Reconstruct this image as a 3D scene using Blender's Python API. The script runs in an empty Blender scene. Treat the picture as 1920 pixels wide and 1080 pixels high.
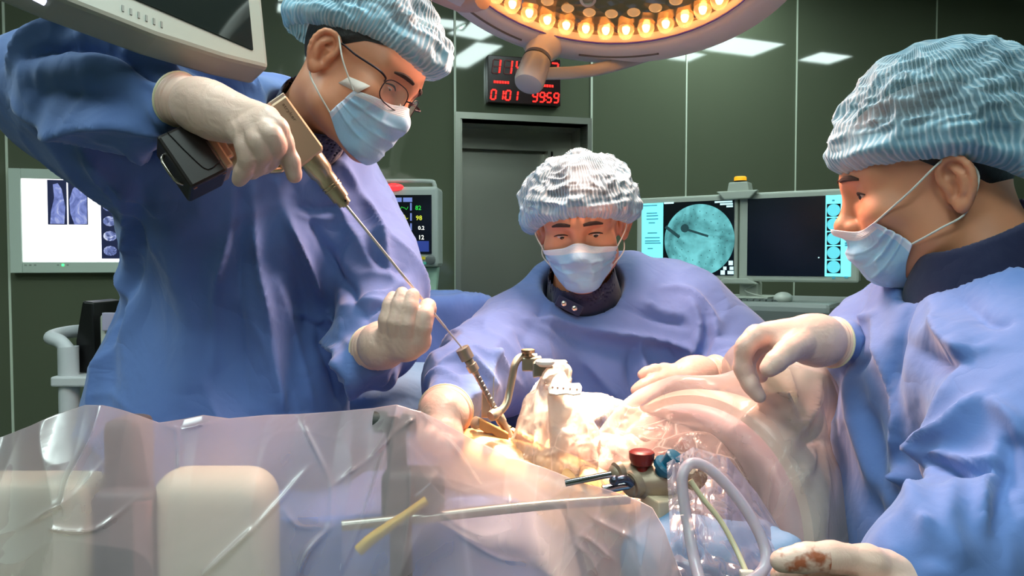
import bpy, math, random
import numpy as np
from mathutils import Vector, Matrix

SC = bpy.context.scene
COL = SC.collection
random.seed(7)
RS = np.random.RandomState(11)

# ------------------------------------------------------------------ camera, world, light, exposure
CAMZ, PITCH, FPX = 1.40, math.radians(2.0), 1400.0
cam_d = bpy.data.cameras.new('camera'); cam = bpy.data.objects.new('camera', cam_d); COL.objects.link(cam)
cam_d.sensor_width = 36.0; cam_d.lens = 36.0 * FPX / 1920.0
cam_d.clip_start = 0.02
cam.location = (0, 0, CAMZ); cam.rotation_euler = (math.pi / 2 - PITCH, 0, 0)
SC.camera = cam
SC.view_settings.view_transform = 'Standard'; SC.view_settings.look = 'None'
SC.view_settings.gamma = 1; SC.view_settings.use_curve_mapping = False
SC.view_settings.exposure = 0.0
wd = bpy.data.worlds.new('world'); SC.world = wd; wd.use_nodes = True
wd.node_tree.nodes['Background'].inputs[0].default_value = (0.35, 0.42, 0.55, 1)
wd.node_tree.nodes['Background'].inputs[1].default_value = 0.02
SC.cycles.max_bounces = 7; SC.cycles.transparent_max_bounces = 24
SC.cycles.diffuse_bounces = 4; SC.cycles.glossy_bounces = 4; SC.cycles.transmission_bounces = 6
SC.cycles.sample_clamp_indirect = 4.0; SC.cycles.use_denoising = True
SC.cycles.caustics_reflective = False; SC.cycles.caustics_refractive = False
PANEL_POWER = 17.5         # emission of the ceiling panels
LAMP_POWER = 62.0          # watts of the operating lamp's beam
AX = np.array([1., 0, 0]); AF = np.array([0, math.cos(PITCH), -math.sin(PITCH)]); AU = np.array([0, math.sin(PITCH), math.cos(PITCH)])
C0 = np.array([0, 0, CAMZ])
def P(px, py, d):
    return C0 + AX * (px - 960) / FPX * d + AU * (540 - py) / FPX * d + AF * d
def proj(V):
    r = V - C0; d = r @ AF
    return 960 + FPX * (r @ AX) / d, 540 - FPX * (r @ AU) / d, d
def unit(v): v = np.asarray(v, float); return v / np.linalg.norm(v)

# ------------------------------------------------------------------ materials
def lin(c):
    c = [x / 255.0 for x in c]
    return tuple((x / 12.92 if x <= 0.04045 else ((x + 0.055) / 1.055) ** 2.4) for x in c) + (1.0,)
class NT:
    def __init__(s, name):
        s.m = bpy.data.materials.new(name); s.m.use_nodes = True; s.t = s.m.node_tree; s.n = s.t.nodes
        s.b = s.n['Principled BSDF']; s.out = s.n['Material Output']
    def add(s, typ, **kw):
        n = s.n.new(typ)
        for k, v in kw.items():
            if k.startswith('i_'): n.inputs[k[2:].replace('_', ' ')].default_value = v
            else: setattr(n, k, v)
        return n
    def ln(s, a, b): s.t.links.new(a, b)
    def coord(s, kind='Object', scale=(1, 1, 1), rot=(0, 0, 0)):
        tc = s.add('ShaderNodeTexCoord'); mp = s.add('ShaderNodeMapping')
        mp.inputs['Scale'].default_value = scale; mp.inputs['Rotation'].default_value = rot
        s.ln(tc.outputs[kind], mp.inputs[0]); return mp.outputs[0]
    def noise(s, vec, scale, detail=3, rough=.5, dist=0):
        n = s.add('ShaderNodeTexNoise'); n.inputs['Scale'].default_value = scale; n.inputs['Detail'].default_value = detail
        n.inputs['Roughness'].default_value = rough; n.inputs['Distortion'].default_value = dist
        s.ln(vec, n.inputs['Vector']); return n
    def math(s, op, a, b=None, c=None, clamp=False):
        n = s.add('ShaderNodeMath', operation=op); n.use_clamp = clamp
        for i, v in enumerate((a, b, c)):
            if v is None: continue
            if isinstance(v, (int, float)): n.inputs[i].default_value = v
            else: s.ln(v, n.inputs[i])
        return n.outputs[0]
    def ramp(s, fac, stops):
        n = s.add('ShaderNodeValToRGB'); e = n.color_ramp.elements
        while len(e) < len(stops): e.new(0.5)
        for k, (p, c) in enumerate(stops):
            e[k].position = p; e[k].color = c if len(c) == 4 else tuple(c) + (1,)
        s.ln(fac, n.inputs[0]); return n.outputs[0]
    def mixc(s, fac, a, b):
        n = s.add('ShaderNodeMix', data_type='RGBA')
        for i, v in ((0, fac), (6, a), (7, b)):
            if isinstance(v, (int, float, tuple)): n.inputs[i].default_value = v
            else: s.ln(v, n.inputs[i])
        return n.outputs[2]
    def bump(s, h, strength=.3, dist=.002, normal=None):
        n = s.add('ShaderNodeBump'); n.inputs['Strength'].default_value = strength; n.inputs['Distance'].default_value = dist
        s.ln(h, n.inputs['Height'])
        if normal is not None: s.ln(normal, n.inputs['Normal'])
        return n.outputs[0]
MATS = {}
def mat(name, c=(128, 128, 128), rough=.5, metal=0, spec=.5, bump=None, emis=None, es=0, coat=0, sss=0, alpha=1, vary=0):
    if name in MATS: return MATS[name]
    t = NT(name); b = t.b
    b.inputs['Base Color'].default_value = lin(c); b.inputs['Roughness'].default_value = rough
    b.inputs['Metallic'].default_value = metal; b.inputs['Specular IOR Level'].default_value = spec
    b.inputs['Coat Weight'].default_value = coat; b.inputs['Coat Roughness'].default_value = .08
    if emis: b.inputs['Emission Color'].default_value = lin(emis); b.inputs['Emission Strength'].default_value = es
    if sss:
        b.inputs['Subsurface Weight'].default_value = sss; b.inputs['Subsurface Scale'].default_value = .01
        b.inputs['Subsurface Radius'].default_value = (1, .35, .2)
    vec = None
    if bump or vary: vec = t.coord('Object')
    if vary:
        n = t.noise(vec, 9, 4)
        col = t.mixc(n.outputs[0], tuple(x * (1 - vary) for x in lin(c)[:3]) + (1,), tuple(min(1, x * (1 + vary)) for x in lin(c)[:3]) + (1,))
        t.ln(col, b.inputs['Base Color'])
    if bump:
        n = t.noise(vec, bump[0], 4); t.ln(t.bump(n.outputs[0], bump[1], bump[2] if len(bump) > 2 else .001), b.inputs['Normal'])
    if alpha < 1:
        b.inputs['Alpha'].default_value = alpha
    MATS[name] = t.m
    return t.m

# ------------------------------------------------------------------ object helpers
def tag(o, label, cat, group=None, kind=None):
    o['label'] = label
    if cat: o['category'] = cat
    if group: o['group'] = group
    if kind: o['kind'] = kind
    return o
def wloc(o):
    l = np.zeros(3)
    while o is not None:
        l = l + np.array(o.location); o = o.parent
    return l
def thing(name, label, cat, loc, group=None):
    o = bpy.data.objects.new(name, None); o.empty_display_size = .05; COL.objects.link(o); o.location = tuple(loc)
    return tag(o, label, cat, group)
def mesh_obj(name, V, F, m, parent=None, smooth=True, base=None, uv=None):
    V = np.asarray(V, np.float32)
    off = wloc(parent) if parent is not None else (np.zeros(3) if base is None else np.asarray(base, float))
    me = bpy.data.meshes.new(name)
    Vl = (V - off).astype(np.float32)
    if isinstance(F, np.ndarray):
        n, k = F.shape
        me.vertices.add(len(V)); me.vertices.foreach_set('co', Vl.ravel())
        me.loops.add(n * k); me.loops.foreach_set('vertex_index', F.astype(np.int32).ravel())
        me.polygons.add(n); me.polygons.foreach_set('loop_start', np.arange(0, n * k, k, dtype=np.int32))
        me.update(calc_edges=True)
    else:
        me.from_pydata([tuple(v) for v in Vl.tolist()], [], [tuple(f) for f in F]); me.update()
    if uv is not None:
        ul = me.uv_layers.new(name='uv'); li = np.empty(len(me.loops), np.int32); me.loops.foreach_get('vertex_index', li)
        ul.data.foreach_set('uv', np.asarray(uv, np.float32)[li].ravel())
    me.polygons.foreach_set('use_smooth', np.full(len(me.polygons), smooth))
    if smooth == 'auto':
        me.polygons.foreach_set('use_smooth', np.ones(len(me.polygons), bool))
    if m is not None: me.materials.append(m)
    o = bpy.data.objects.new(name, me); COL.objects.link(o)
    if parent is not None: o.parent = parent
    elif base is not None: o.location = tuple(base)
    return o
def solid(o, th, off=0):
    md = o.modifiers.new('s', 'SOLIDIFY'); md.thickness = th; md.offset = off; return o
def bevel(o, w, seg=2):
    md = o.modifiers.new('b', 'BEVEL'); md.width = w; md.segments = seg; md.limit_method = 'ANGLE'; md.angle_limit = math.radians(35)
    return o
class G:
    """collects shapes of ONE mesh"""
    def __init__(s): s.V = []; s.F = []; s.n = 0
    def add(s, V, F):
        V = np.asarray(V, float); s.V.append(V); s.F += [tuple(int(i) + s.n for i in f) for f in F]; s.n += len(V); return s
    def box(s, c, half, R=None):
        c = np.asarray(c, float); R = np.eye(3) if R is None else np.asarray(R, float)   # rows of R are axes
        pts = [c + (i * half[0]) * R[0] + (j * half[1]) * R[1] + (k * half[2]) * R[2] for i in (-1, 1) for j in (-1, 1) for k in (-1, 1)]
        return s.add(pts, [(0, 1, 3, 2), (4, 6, 7, 5), (0, 4, 5, 1), (2, 3, 7, 6), (0, 2, 6, 4), (1, 5, 7, 3)])
    def lathe(s, p0, axis, prof, n=28, ref=None):
        """prof: list of (distance along axis, radius)"""
        a = unit(axis); r = np.array([0, 0, 1.]) if abs(a[2]) < .9 else np.array([1., 0, 0])
        if ref is not None: r = np.asarray(ref, float)
        e1 = unit(np.cross(a, r)); e2 = np.cross(a, e1); V = []; F = []
        for (t, rad) in prof:
            for k in range(n):
                th = 2 * math.pi * k / n
                V.append(np.asarray(p0) + a * t + (e1 * math.cos(th) + e2 * math.sin(th)) * max(rad, 1e-5))
        for i in range(len(prof) - 1):
            for k in range(n):
                k2 = (k + 1) % n; F.append((i * n + k, i * n + k2, (i + 1) * n + k2, (i + 1) * n + k))
        F.append(tuple(range(n))[::-1]); F.append(tuple((len(prof) - 1) * n + k for k in range(n)))
        return s.add(V, F)
    def cyl(s, a, b, r, r2=None, n=20):
        a = np.asarray(a, float); b = np.asarray(b, float); L = np.linalg.norm(b - a)
        return s.lathe(a, b - a, [(0, r), (L, r if r2 is None else r2)], n)
    def tube(s, pts, r, n=12, sub=6, caps=True):
        pts = smooth_path(pts, sub); m = len(pts); rr = np.interp(np.linspace(0, 1, m), np.linspace(0, 1, len(np.atleast_1d(r))), np.atleast_1d(r))
        V = []; F = []; prev = None
        for i in range(m):
            t = unit(pts[min(i + 1, m - 1)] - pts[max(i - 1, 0)])
            if prev is None: e1 = unit(np.cross(t, [0.3, .2, 1]))
            else: e1 = unit(prev - t * (prev @ t))
            prev = e1; e2 = np.cross(t, e1)
            for k in range(n):
                th = 2 * math.pi * k / n; V.append(pts[i] + (e1 * math.cos(th) + e2 * math.sin(th)) * rr[i])
        for i in range(m - 1):
            for k in range(n):
                k2 = (k + 1) % n; F.append((i * n + k, i * n + k2, (i + 1) * n + k2, (i + 1) * n + k))
        if caps: F.append(tuple(range(n))[::-1]); F.append(tuple((m - 1) * n + k for k in range(n)))
        return s.add(V, F)
    def prism(s, poly, o, e1, e2, th):
        """flat polygon (list of 2D) in the plane o,e1,e2 with thickness th along e1 x e2 (both sides)"""
        e1 = np.asarray(e1, float); e2 = np.asarray(e2, float); nrm = unit(np.cross(e1, e2)); n = len(poly)
        A = [np.asarray(o) + e1 * x + e2 * y + nrm * th / 2 for x, y in poly]; B = [p - nrm * th for p in A]
        F = [tuple(range(n)), tuple(range(2 * n - 1, n - 1, -1))] + [(i, i + n, (i + 1) % n + n, (i + 1) % n) for i in range(n)]
        return s.add(A + B, F)
    def sphere(s, c, r, n=16, sc=(1, 1, 1), R=None):
        V = []; F = []; R = np.eye(3) if R is None else np.asarray(R)
        for i in range(n + 1):
            ph = math.pi * i / n
            for k in range(2 * n):
                th = math.pi * k / n; v = np.array([math.sin(ph) * math.cos(th) * sc[0], math.sin(ph) * math.sin(th) * sc[1], math.cos(ph) * sc[2]]) * r
                V.append(np.asarray(c) + v @ R)
        for i in range(n):
            for k in range(2 * n):
                k2 = (k + 1) % (2 * n); F.append((i * 2 * n + k, (i + 1) * 2 * n + k, (i + 1) * 2 * n + k2, i * 2 * n + k2))
        return s.add(V, F)
    def build_each(s, name, m, parent=None, smooth=False, bev=0):
        out = []; k = 0; Fs = list(s.F)
        for V in s.V:
            n = len(V); g = G(); g.V = [V]; g.F = [tuple(i - k for i in f) for f in Fs if k <= f[0] < k + n]; g.n = n; k += n
            out.append(g.build(name, m, parent, smooth, bev))
        return out
    def build(s, name, m, parent=None, smooth=False, bev=0, base=None):
        V = np.concatenate(s.V)
        if parent is None and base is None: base = np.array([(V[:, 0].min() + V[:, 0].max()) / 2, (V[:, 1].min() + V[:, 1].max()) / 2, V[:, 2].min()])
        o = mesh_obj(name, V, s.F, m, parent, smooth, base)
        if bev: bevel(o, bev)
        if smooth: o.modifiers.new('e', 'EDGE_SPLIT').split_angle = math.radians(40)
        return o
def smooth_path(pts, sub=6):
    pts = [np.asarray(p, float) for p in pts]
    if len(pts) < 3 or sub <= 1: return pts
    out = []
    for i in range(len(pts) - 1):
        p0 = pts[max(i - 1, 0)]; p1 = pts[i]; p2 = pts[i + 1]; p3 = pts[min(i + 2, len(pts) - 1)]
        for k in range(sub):
            t = k / sub; out.append(.5 * ((2 * p1) + (p2 - p0) * t + (2 * p0 - 5 * p1 + 4 * p2 - p3) * t * t + (3 * p1 - p0 - 3 * p2 + p3) * t ** 3))
    out.append(pts[-1]); return out
def text_mesh(name, txt, m, o, e1, e2, h, parent, shear=0, width=None, bold=0):
    """lettering lying in the plane o,e1,e2 (o = lower left)"""
    cu = bpy.data.curves.new(name, 'FONT'); cu.body = txt; cu.size = 1; cu.extrude = .01; cu.resolution_u = 2; cu.offset = bold
    ob = bpy.data.objects.new(name, cu); COL.objects.link(ob)
    dg = bpy.context.evaluated_depsgraph_get(); me = bpy.data.meshes.new_from_object(ob.evaluated_get(dg))
    bpy.data.objects.remove(ob); V = np.empty(len(me.vertices) * 3); me.vertices.foreach_get('co', V); V = V.reshape(-1, 3)
    hh = .7; w = V[:, 0].max() - V[:, 0].min(); sx = h / hh if width is None else width / w
    V[:, 0] = (V[:, 0] - V[:, 0].min()) * sx + shear * V[:, 1]; V[:, 1] *= h / hh
    e1 = np.asarray(e1); e2 = np.asarray(e2); nn = np.cross(e1, e2)
    Wd = np.asarray(o) + V[:, :1] * e1 + V[:, 1:2] * e2 + V[:, 2:] * nn * .02
    F = [tuple(p.vertices) for p in me.polygons]
    return mesh_obj(name, Wd, F, m, parent, False)

# ------------------------------------------------------------------ room frame (the back wall runs away to the right)
YAW = math.radians(14)
WU = np.array([math.cos(YAW), math.sin(YAW), 0]); WN = np.array([math.sin(YAW), -math.cos(YAW), 0]); WZ = np.array([0, 0, 1.])
W0 = np.array([.0514, 3.6, 0])
def W(s, t, z): return W0 + WU * s + WN * t + WZ * z
def onwall(px, py, t=0.0):
    """(s, z) where the pixel's ray meets the plane a distance t in front of the back wall"""
    r = P(px, py, 1) - C0; k = ((W0 + WN * t - C0) @ WN) / (r @ WN); w = C0 + r * k
    return (w - W0) @ WU, w[2]
CEIL = 2.9; S0, S1, T1 = -3.3, 3.7, 6.2
RW = np.array([WU, WN, WZ])
def wbox(g, s0, s1, t0, t1, z0, z1): return g.box(W((s0 + s1) / 2, (t0 + t1) / 2, (z0 + z1) / 2), ((s1 - s0) / 2, (t1 - t0) / 2, (z1 - z0) / 2), RW)

def wall_mat():
    t = NT('green glass wall panel'); v = t.coord('Object')
    n = t.noise(v, .8, 2); t.ln(t.mixc(n.outputs[0], lin((88, 94, 76)), lin((96, 102, 84))), t.b.inputs['Base Color'])
    t.b.inputs['Roughness'].default_value = .045; t.b.inputs['Specular IOR Level'].default_value = .8
    n2 = t.noise(v, 1.2, 1); t.ln(t.bump(n2.outputs[0], .015, .01), t.b.inputs['Normal'])
    return t.m
M_wall = wall_mat()
M_joint = mat('pale aluminium joint', (206, 214, 196), .35, 0)
def steel(name, c, rough):
    t = NT(name); v = t.coord('Object', (.6, .6, 60)); n = t.noise(v, 6, 4); v2 = t.coord('Object'); n2 = t.noise(v2, 2.2, 2)
    t.ln(t.mixc(n2.outputs[0], tuple(x * .8 for x in lin(c)[:3]) + (1,), lin(c)), t.b.inputs['Base Color'])
    t.b.inputs['Metallic'].default_value = .75; t.b.inputs['Roughness'].default_value = rough
    t.ln(t.bump(n.outputs[0], .08, .001), t.b.inputs['Normal']); return t.m
M_steel = steel('brushed stainless steel', (176, 176, 164), .36)
M_trim = mat('satin steel trim', (190, 192, 180), .3, .8)

def struct(o): o['kind'] = 'structure'; return o
sd0 = onwall(863, 400)[0]; sd1 = onwall(1100, 400)[0]; zd = onwall(980, 228)[1]
g = G(); wbox(g, S0, sd0, -.1, 0, 0, CEIL); wbox(g, sd1, S1, -.1, 0, 0, CEIL); wbox(g, sd0, sd1, -.1, 0, zd, CEIL)
struct(g.build('wall_back', M_wall))
g = G(); wbox(g, S0 - .1, S0, -.1, T1, 0, CEIL); struct(g.build('wall_left', M_wall))
g = G(); wbox(g, S1, S1 + .1, -.1, T1, 0, CEIL); struct(g.build('wall_right', M_wall))
g = G(); wbox(g, S0 - .1, S1 + .1, T1, T1 + .1, 0, CEIL); struct(g.build('wall_front', M_wall))
g = G(); wbox(g, S0 - .1, S1 + .1, -.6, T1 + .1, -.05, 0); struct(g.build('floor', mat('grey green vinyl floor', (112, 122, 112), .3, vary=.12)))
g = G(); wbox(g, S0 - .1, S1 + .1, -.6, T1 + .1, CEIL, CEIL + .05); struct(g.build('ceiling', mat('white ceiling panels', (196, 200, 194), .6, bump=(3, .1, .001))))
k = 1
for px, w in ((467, .004), (1285, .0035), (1490, .0035), (1749, .0035), (15, .0045)):
    s = onwall(px, 400 if px > 300 else 380)[0]; g = G(); wbox(g, s - w, s + w, 0, .004, 0, CEIL); struct(g.build('trim_%d' % k, M_joint)); k += 1
g = G(); s = onwall(853.5, 400)[0]; wbox(g, s - .005, s + .005, 0, .006, 0, CEIL); struct(g.build('trim_%d' % k, M_joint)); k += 1
g = G(); s = onwall(1108, 400)[0]; wbox(g, s - .005, s + .005, 0, .006, 0, CEIL); struct(g.build('trim_%d' % k, M_joint)); k += 1
# door, set back in a steel lined recess
dr = thing('door_1', 'brushed stainless steel door in a deep recess under the red clock', None, W((sd0 + sd1) / 2, 0, 0)); dr['kind'] = 'structure'
dp = -.30
g = G(); wbox(g, sd0 - .025, sd0, dp, .012, 0, zd); wbox(g, sd1, sd1 + .022, dp, .012, 0, zd); wbox(g, sd0 - .025, sd1 + .022, dp, .012, zd, zd + .03)
g.build('door_frame', M_trim, dr)
g = G(); wbox(g, sd0, sd0 + .01, dp, 0, 0, zd); wbox(g, sd1 - .10, sd1, dp, dp + .06, 0, zd); wbox(g, sd0, sd1, dp, dp + .06, zd - .10, zd); wbox(g, sd1 - .135, sd1 - .12, dp, dp + .09, 0, zd - .1)
g.build('door_jamb', M_steel, dr)
g = G(); wbox(g, sd0, sd1, dp - .05, dp, 0, zd); wbox(g, sd0 + .0, sd1 - .12, dp, dp + .02, 0.01, zd - .11); g.build('door_leaf', M_steel, dr)
g = G(); g.tube([W(sd1 - .33, dp + .02, 1.04), W(sd1 - .33, dp + .07, 1.04), W(sd1 - .22, dp + .07, 1.04)], .010); g.build('handle', M_trim, dr, True)

# ceiling light panels (the first group's mirror images are what the glass walls show)
M_panel = mat('lit ceiling diffuser', (235, 245, 240), .5, emis=(218, 240, 236), es=PANEL_POWER)
M_pframe = mat('white panel frame', (225, 228, 225), .4)
def ceil_panel(s, t, ws, wt, rot, label):
    r = math.radians(rot); a = WU * math.cos(r) + WN * math.sin(r); b = WN * math.cos(r) - WU * math.sin(r); c = W(s, t, CEIL)
    th = thing('ceiling_light', label, 'ceiling light', W(s, t, CEIL - .02), 'flat ceiling light panels')
    R = np.array([a, b, WZ]); g = G()
    for i in (-1, 1):
        g.box(c + a * i * (ws / 2 + .008) - WZ * .01, (.008, wt / 2 + .016, .01), R); g.box(c + b * i * (wt / 2 + .008) - WZ * .01, (ws / 2, .008, .01), R)
    g.build('frame', M_pframe, th)['kind'] = 'thing'; g = G(); g.box(c - WZ * .006, (ws / 2, wt / 2, .004), R); g.build('diffuser', M_panel, th)
ceil_panel(.11, 1.86, .20, .66, 12, 'long narrow lit ceiling panel whose reflection slants beside the clock')
ceil_panel(.03, 1.29, .26, .30, 20, 'small square lit ceiling panel over the door side of the room')
ceil_panel(-.24, 1.18, .36, .17, 5, 'short lit ceiling panel nearest the back wall and left of the door')
ceil_panel(1.89, 1.19, .44, .34, 8, 'large square lit ceiling panel in front of the twin screens')
ceil_panel(1.62, 1.50, .20, .22, 8, 'small lit ceiling panel next to the large square one')
ceil_panel(2.62, 1.30, .30, .24, 8, 'lit ceiling panel nearest the right wall at the back')
ceil_panel(-1.05, 1.14, .26, .16, 5, 'lit ceiling panel nearest the left wall at the back')
for i, (s, t) in enumerate(((-2.3, 2.3), (-.75, 2.6), (-.9, 4.4), (-2.3, 4.4), (.9, .42))):  # unseen fill panels added to light the room, kept out of the wall reflections
    ceil_panel(s, t, .6, .9 if t > 1 else .5, 0, ['added unseen fill panel on the ceiling above the film viewer', 'added unseen fill panel on the ceiling over the left surgeon', 'added unseen fill panel on the ceiling behind the camera, left of centre',
                                'added unseen fill panel at the front left corner of the room', 'added unseen fill panel on the ceiling right above the door edge'][i])

# ------------------------------------------------------------------ red LED clock
M_black = mat('black plastic', (18, 18, 20), .35); M_red = mat('lit red segments', (255, 30, 20), .5, emis=(255, 28, 22), es=2.6)
M_dim = mat('unlit red segments', (74, 26, 26), .5, emis=(110, 20, 20), es=.12)
tpl = .05
(sa, za), (sb, zb) = onwall(915, 193, tpl), onwall(1052, 110, tpl); zb = onwall(983, 107, tpl)[1]; za = onwall(983, 195, tpl)[1]
clk = thing('led_clock', 'red digital operating room clock on the green wall above the door', 'clock', W((sa + sb) / 2, .02, za))
g = G(); wbox(g, sa, sb, .001, tpl - .003, za, zb); g.build('case', mat('dark clock face', (34, 14, 16), .25), clk, bev=.003)
SEG = {'0': 'abcdef', '1': 'bc', '2': 'abged', '4': 'fgbc', '5': 'afgcd', '9': 'abcdfg', '8': 'abcdefg', ' ': '', '3': 'abgcd', '7': 'abc'}
def seg_digit(g, ch, s, z, w, h, th):
    for q in SEG[ch]:
        sh = lambda zz: .12 * (zz - z)
        X = {'a': (s, s + w, z + h), 'g': (s, s + w, z + h / 2), 'd': (s, s + w, z)}
        if q in X:
            x0, x1, zz = X[q]; g.add([W(x0 + sh(zz) + th * .3, tpl, zz - th / 2), W(x1 + sh(zz) - th * .3, tpl, zz - th / 2), W(x1 + sh(zz) - th * .3, tpl, zz + th / 2), W(x0 + sh(zz) + th * .3, tpl, zz + th / 2)], [(0, 1, 2, 3)])
        else:
            x = s if q in 'fe' else s + w; z0, z1 = ((z + h / 2, z + h) if q in 'bf' else (z, z + h / 2))
            z0 += th * .25; z1 -= th * .25
            g.add([W(x - th / 2 + sh(z0), tpl, z0), W(x + th / 2 + sh(z0), tpl, z0), W(x + th / 2 + sh(z1), tpl, z1), W(x - th / 2 + sh(z1), tpl, z1)], [(0, 1, 2, 3)])
wk = sb - sa; hk = zb - za; lit = G(); dim = G(); digs = []
def one_digit(*a):
    g = G(); seg_digit(g, *a); digs.append(g)
for i, ch in enumerate('114012'):
    x = sa + wk * (.055 + i * .158); one_digit(ch, x, za + hk * .62, wk * .095, hk * .29, wk * .022)
    if i < 4: seg_digit(dim, '8', x, za + hk * .62, wk * .095, hk * .288, wk * .018)
for k2, t_ in enumerate(('0101', '9959')):
    for i, ch in enumerate(t_):
        x = sa + wk * (.035 + k2 * .565 + i * .098); one_digit(ch, x, za + hk * .065, wk * .062, hk * .20, wk * .020)
    for zz in (.11, .2):
        c = W(sa + wk * (.035 + k2 * .565 + .19), tpl, za + hk * zz); lit.box(c, (wk * .008, .0005, wk * .008), RW)
for k2, x0 in enumerate((.09, .70)):
    for i in range(6):
        c = W(sa + wk * (x0 + i * .036), tpl, za + hk * (.435 - .02 * k2)); lit.box(c, (wk * .013, .0005, wk * .016), RW); 
o_ = dim.build('unlit_digits', M_dim, clk)
for g in digs + [lit]:
    for lit_o in ([g.build('lit_digit', M_red, clk)] if g is not lit else lit.build_each('lit_mark', M_red, clk)): lit_o.data.transform(Matrix.Translation(Vector(WN * .0012)))

# ------------------------------------------------------------------ film viewer on the left wall panel
tv = .05
def vbox(g, px0, py0, px1, py1, t0, t1):
    s0, z1 = onwall(px0, py0, t1); s1, z0 = onwall(px1, py1, t1); wbox(g, s0, s1, t0, t1, z0, z1); return s0, s1, z0, z1
fv = thing('film_viewer', 'lit white X-ray film viewer on the green wall behind the left surgeon', 'light box', W(*[onwall(120, 510)[0], .02, onwall(120, 510)[1]]))
s0, z1 = onwall(14, 315, tv); s1 = s0 + .58; z0 = onwall(24, 512, tv)[1]; z1 = onwall(60, 316, tv)[1]
g = G(); bw = .045
wbox(g, s0, s1, .001, tv - .012, z0, z1)
g.build('housing', mat('white viewer housing', (196, 208, 196), .45), fv, bev=.006)
g = G()
for a in ((s0, s0 + bw, z0, z1), (s1 - bw, s1, z0, z1), (s0 + bw, s1 - bw, z1 - .04, z1), (s0 + bw, s1 - bw, z0, z0 + .045)): wbox(g, a[0], a[1], tv - .012, tv, a[2], a[3])
g.build('bezel', mat('white viewer housing'), fv, bev=.003)
M_view = mat('lit viewer screen', (250, 250, 255), .5, emis=(252, 250, 255), es=1.6)
g = G(); wbox(g, s0 + bw, s1 - bw, tv - .012, tv - .010, z0 + .045, z1 - .04); g.build('screen', M_view, fv)
def film_mat(name, seed, kind):
    t = NT(name); v = t.coord('Object'); n = t.noise(v, 14 if kind == 0 else 34, 4, .6, 1.5); n.inputs['Vector']
    c = t.ramp(n.outputs[0], [(.32, lin((20, 28, 60))), (.5, lin((110, 125, 190))), (.66, lin((225, 232, 255)))] if kind else [(.25, lin((60, 74, 140))), (.5, lin((130, 145, 215))), (.72, lin((235, 240, 255)))])
    t.b.inputs['Base Color'].default_value = (.02, .02, .03, 1); t.ln(c, t.b.inputs['Emission Color']); t.b.inputs['Emission Strength'].default_value = .95; return t.m
M_film = film_mat('spine film', 0, 0); M_filmd = mat('dark film border', (20, 22, 46), .3, emis=(40, 50, 96), es=.4)
M_mri = film_mat('mri sheet', 3, 1)
def vpt(px, py, t=tv - .008): s, z = onwall(px, py, t); return s, z
for i, (px0, px1, lab) in enumerate(((88, 126, 'left X-ray film of a spine clipped to the lit viewer'), (127, 165, 'right X-ray film of a spine clipped to the lit viewer'))):
    a, zt = vpt(px0, 337); b_, zb_ = vpt(px1, 421); zc = vpt(px0, 421)[1]
    th = thing('xray_film', lab, 'X-ray film', W((a + b_) / 2, tv - .009, zc), 'X-ray films on the viewer')
    g = G(); wbox(g, a, b_, tv - .0095, tv - .0085, zc, zt); g.build('sheet', M_filmd, th)
    pts = [(0.12, .02), (.85, .02), (.92, .4), (.75, .8), (.55, .93), (.3, .9), (.35, .6), (.18, .3)] if i == 0 else [(0.3, .0), (.95, .02), (.97, .9), (.6, .94), (.25, .8), (.06, .55), (.1, .25)]
    g = G(); g.prism([(x * (b_ - a), y * (zt - zc)) for x, y in pts], W(a, tv - .008, zc), WU, WZ, .0006); g.build('exposure', M_film, th)
a, zt = vpt(188, 341); b_ = a + .13; zc = vpt(193, 485)[1]
th = thing('scan_sheet', 'sheet of small scan images clipped at the viewer edge behind the sleeve', 'X-ray film', W((a + b_) / 2, tv - .009, zc))
g = G(); wbox(g, a, b_, tv - .0095, tv - .0085, zc, zt); g.build('sheet', M_filmd, th); g = G()
for i in range(2):
    for j in range(5):
        x = a + .006 + i * .062; z = zt - .012 - j * (zt - zc - .01) / 5
        g.prism([(x + .027 + .026 * math.cos(q * .5236) - a, -.027 - .022 * math.sin(q * .5236) * .95) for q in range(12)], W(a, tv - .008, z), WU, WZ, .0006)
g.build('exposure', M_mri, th)
g = G(); s_, z_ = vpt(118, 497, tv); wbox(g, s_ - .004, s_ + .004, tv, tv + .002, z_ - .004, z_ + .004); g.build('power_led', mat('green led', (60, 255, 120), .5, emis=(60, 255, 120), es=3), fv)
for px in (47, 56, 65): s_, z_ = vpt(px, 497, tv)
g = G(); [wbox(g, onwall(q, 497, tv)[0] - .004, onwall(q, 497, tv)[0] + .004, tv, tv + .002, z_ - .003, z_ + .003) for q in (48, 57, 66, 109, 127)]
g.build_each('button', mat('grey button', (150, 160, 150), .4), fv)

# ------------------------------------------------------------------ cart with handle, white unit and black box (left, behind the surgeon)
M_white = mat('white painted metal', (205, 208, 212), .35); M_offw = mat('off white plastic', (198, 200, 190), .4)
d = 2.35
ct = thing('equipment_cart', 'white equipment cart with a tubular push handle left of the surgeon', 'cart', [P(160, 700, d)[0], P(160, 700, d)[1], 0])
pz = P(160, 703, d)[2]
g = G(); xs0 = P(108, 700, d)[0]; yy = P(160, 700, d)[1]
g.box([xs0 + .30, yy + .16, pz - .016], (.30, .2, .016)); g.box([xs0 + .30, yy + .16, .28], (.28, .18, .015)); g.build_each('shelf', M_white, ct, bev=.006)
g = G(); g.cyl([xs0 + .035, yy, .07], [xs0 + .035, yy, pz + .09], .030); g.cyl([xs0 + .085, yy + .1, .07], [xs0 + .085, yy + .1, pz], .022)
g.cyl([xs0 + .55, yy, .07], [xs0 + .55, yy, pz], .025); g.cyl([xs0 + .55, yy + .3, .07], [xs0 + .55, yy + .3, pz], .025); g.build_each('post', M_white, ct, True)
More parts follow.
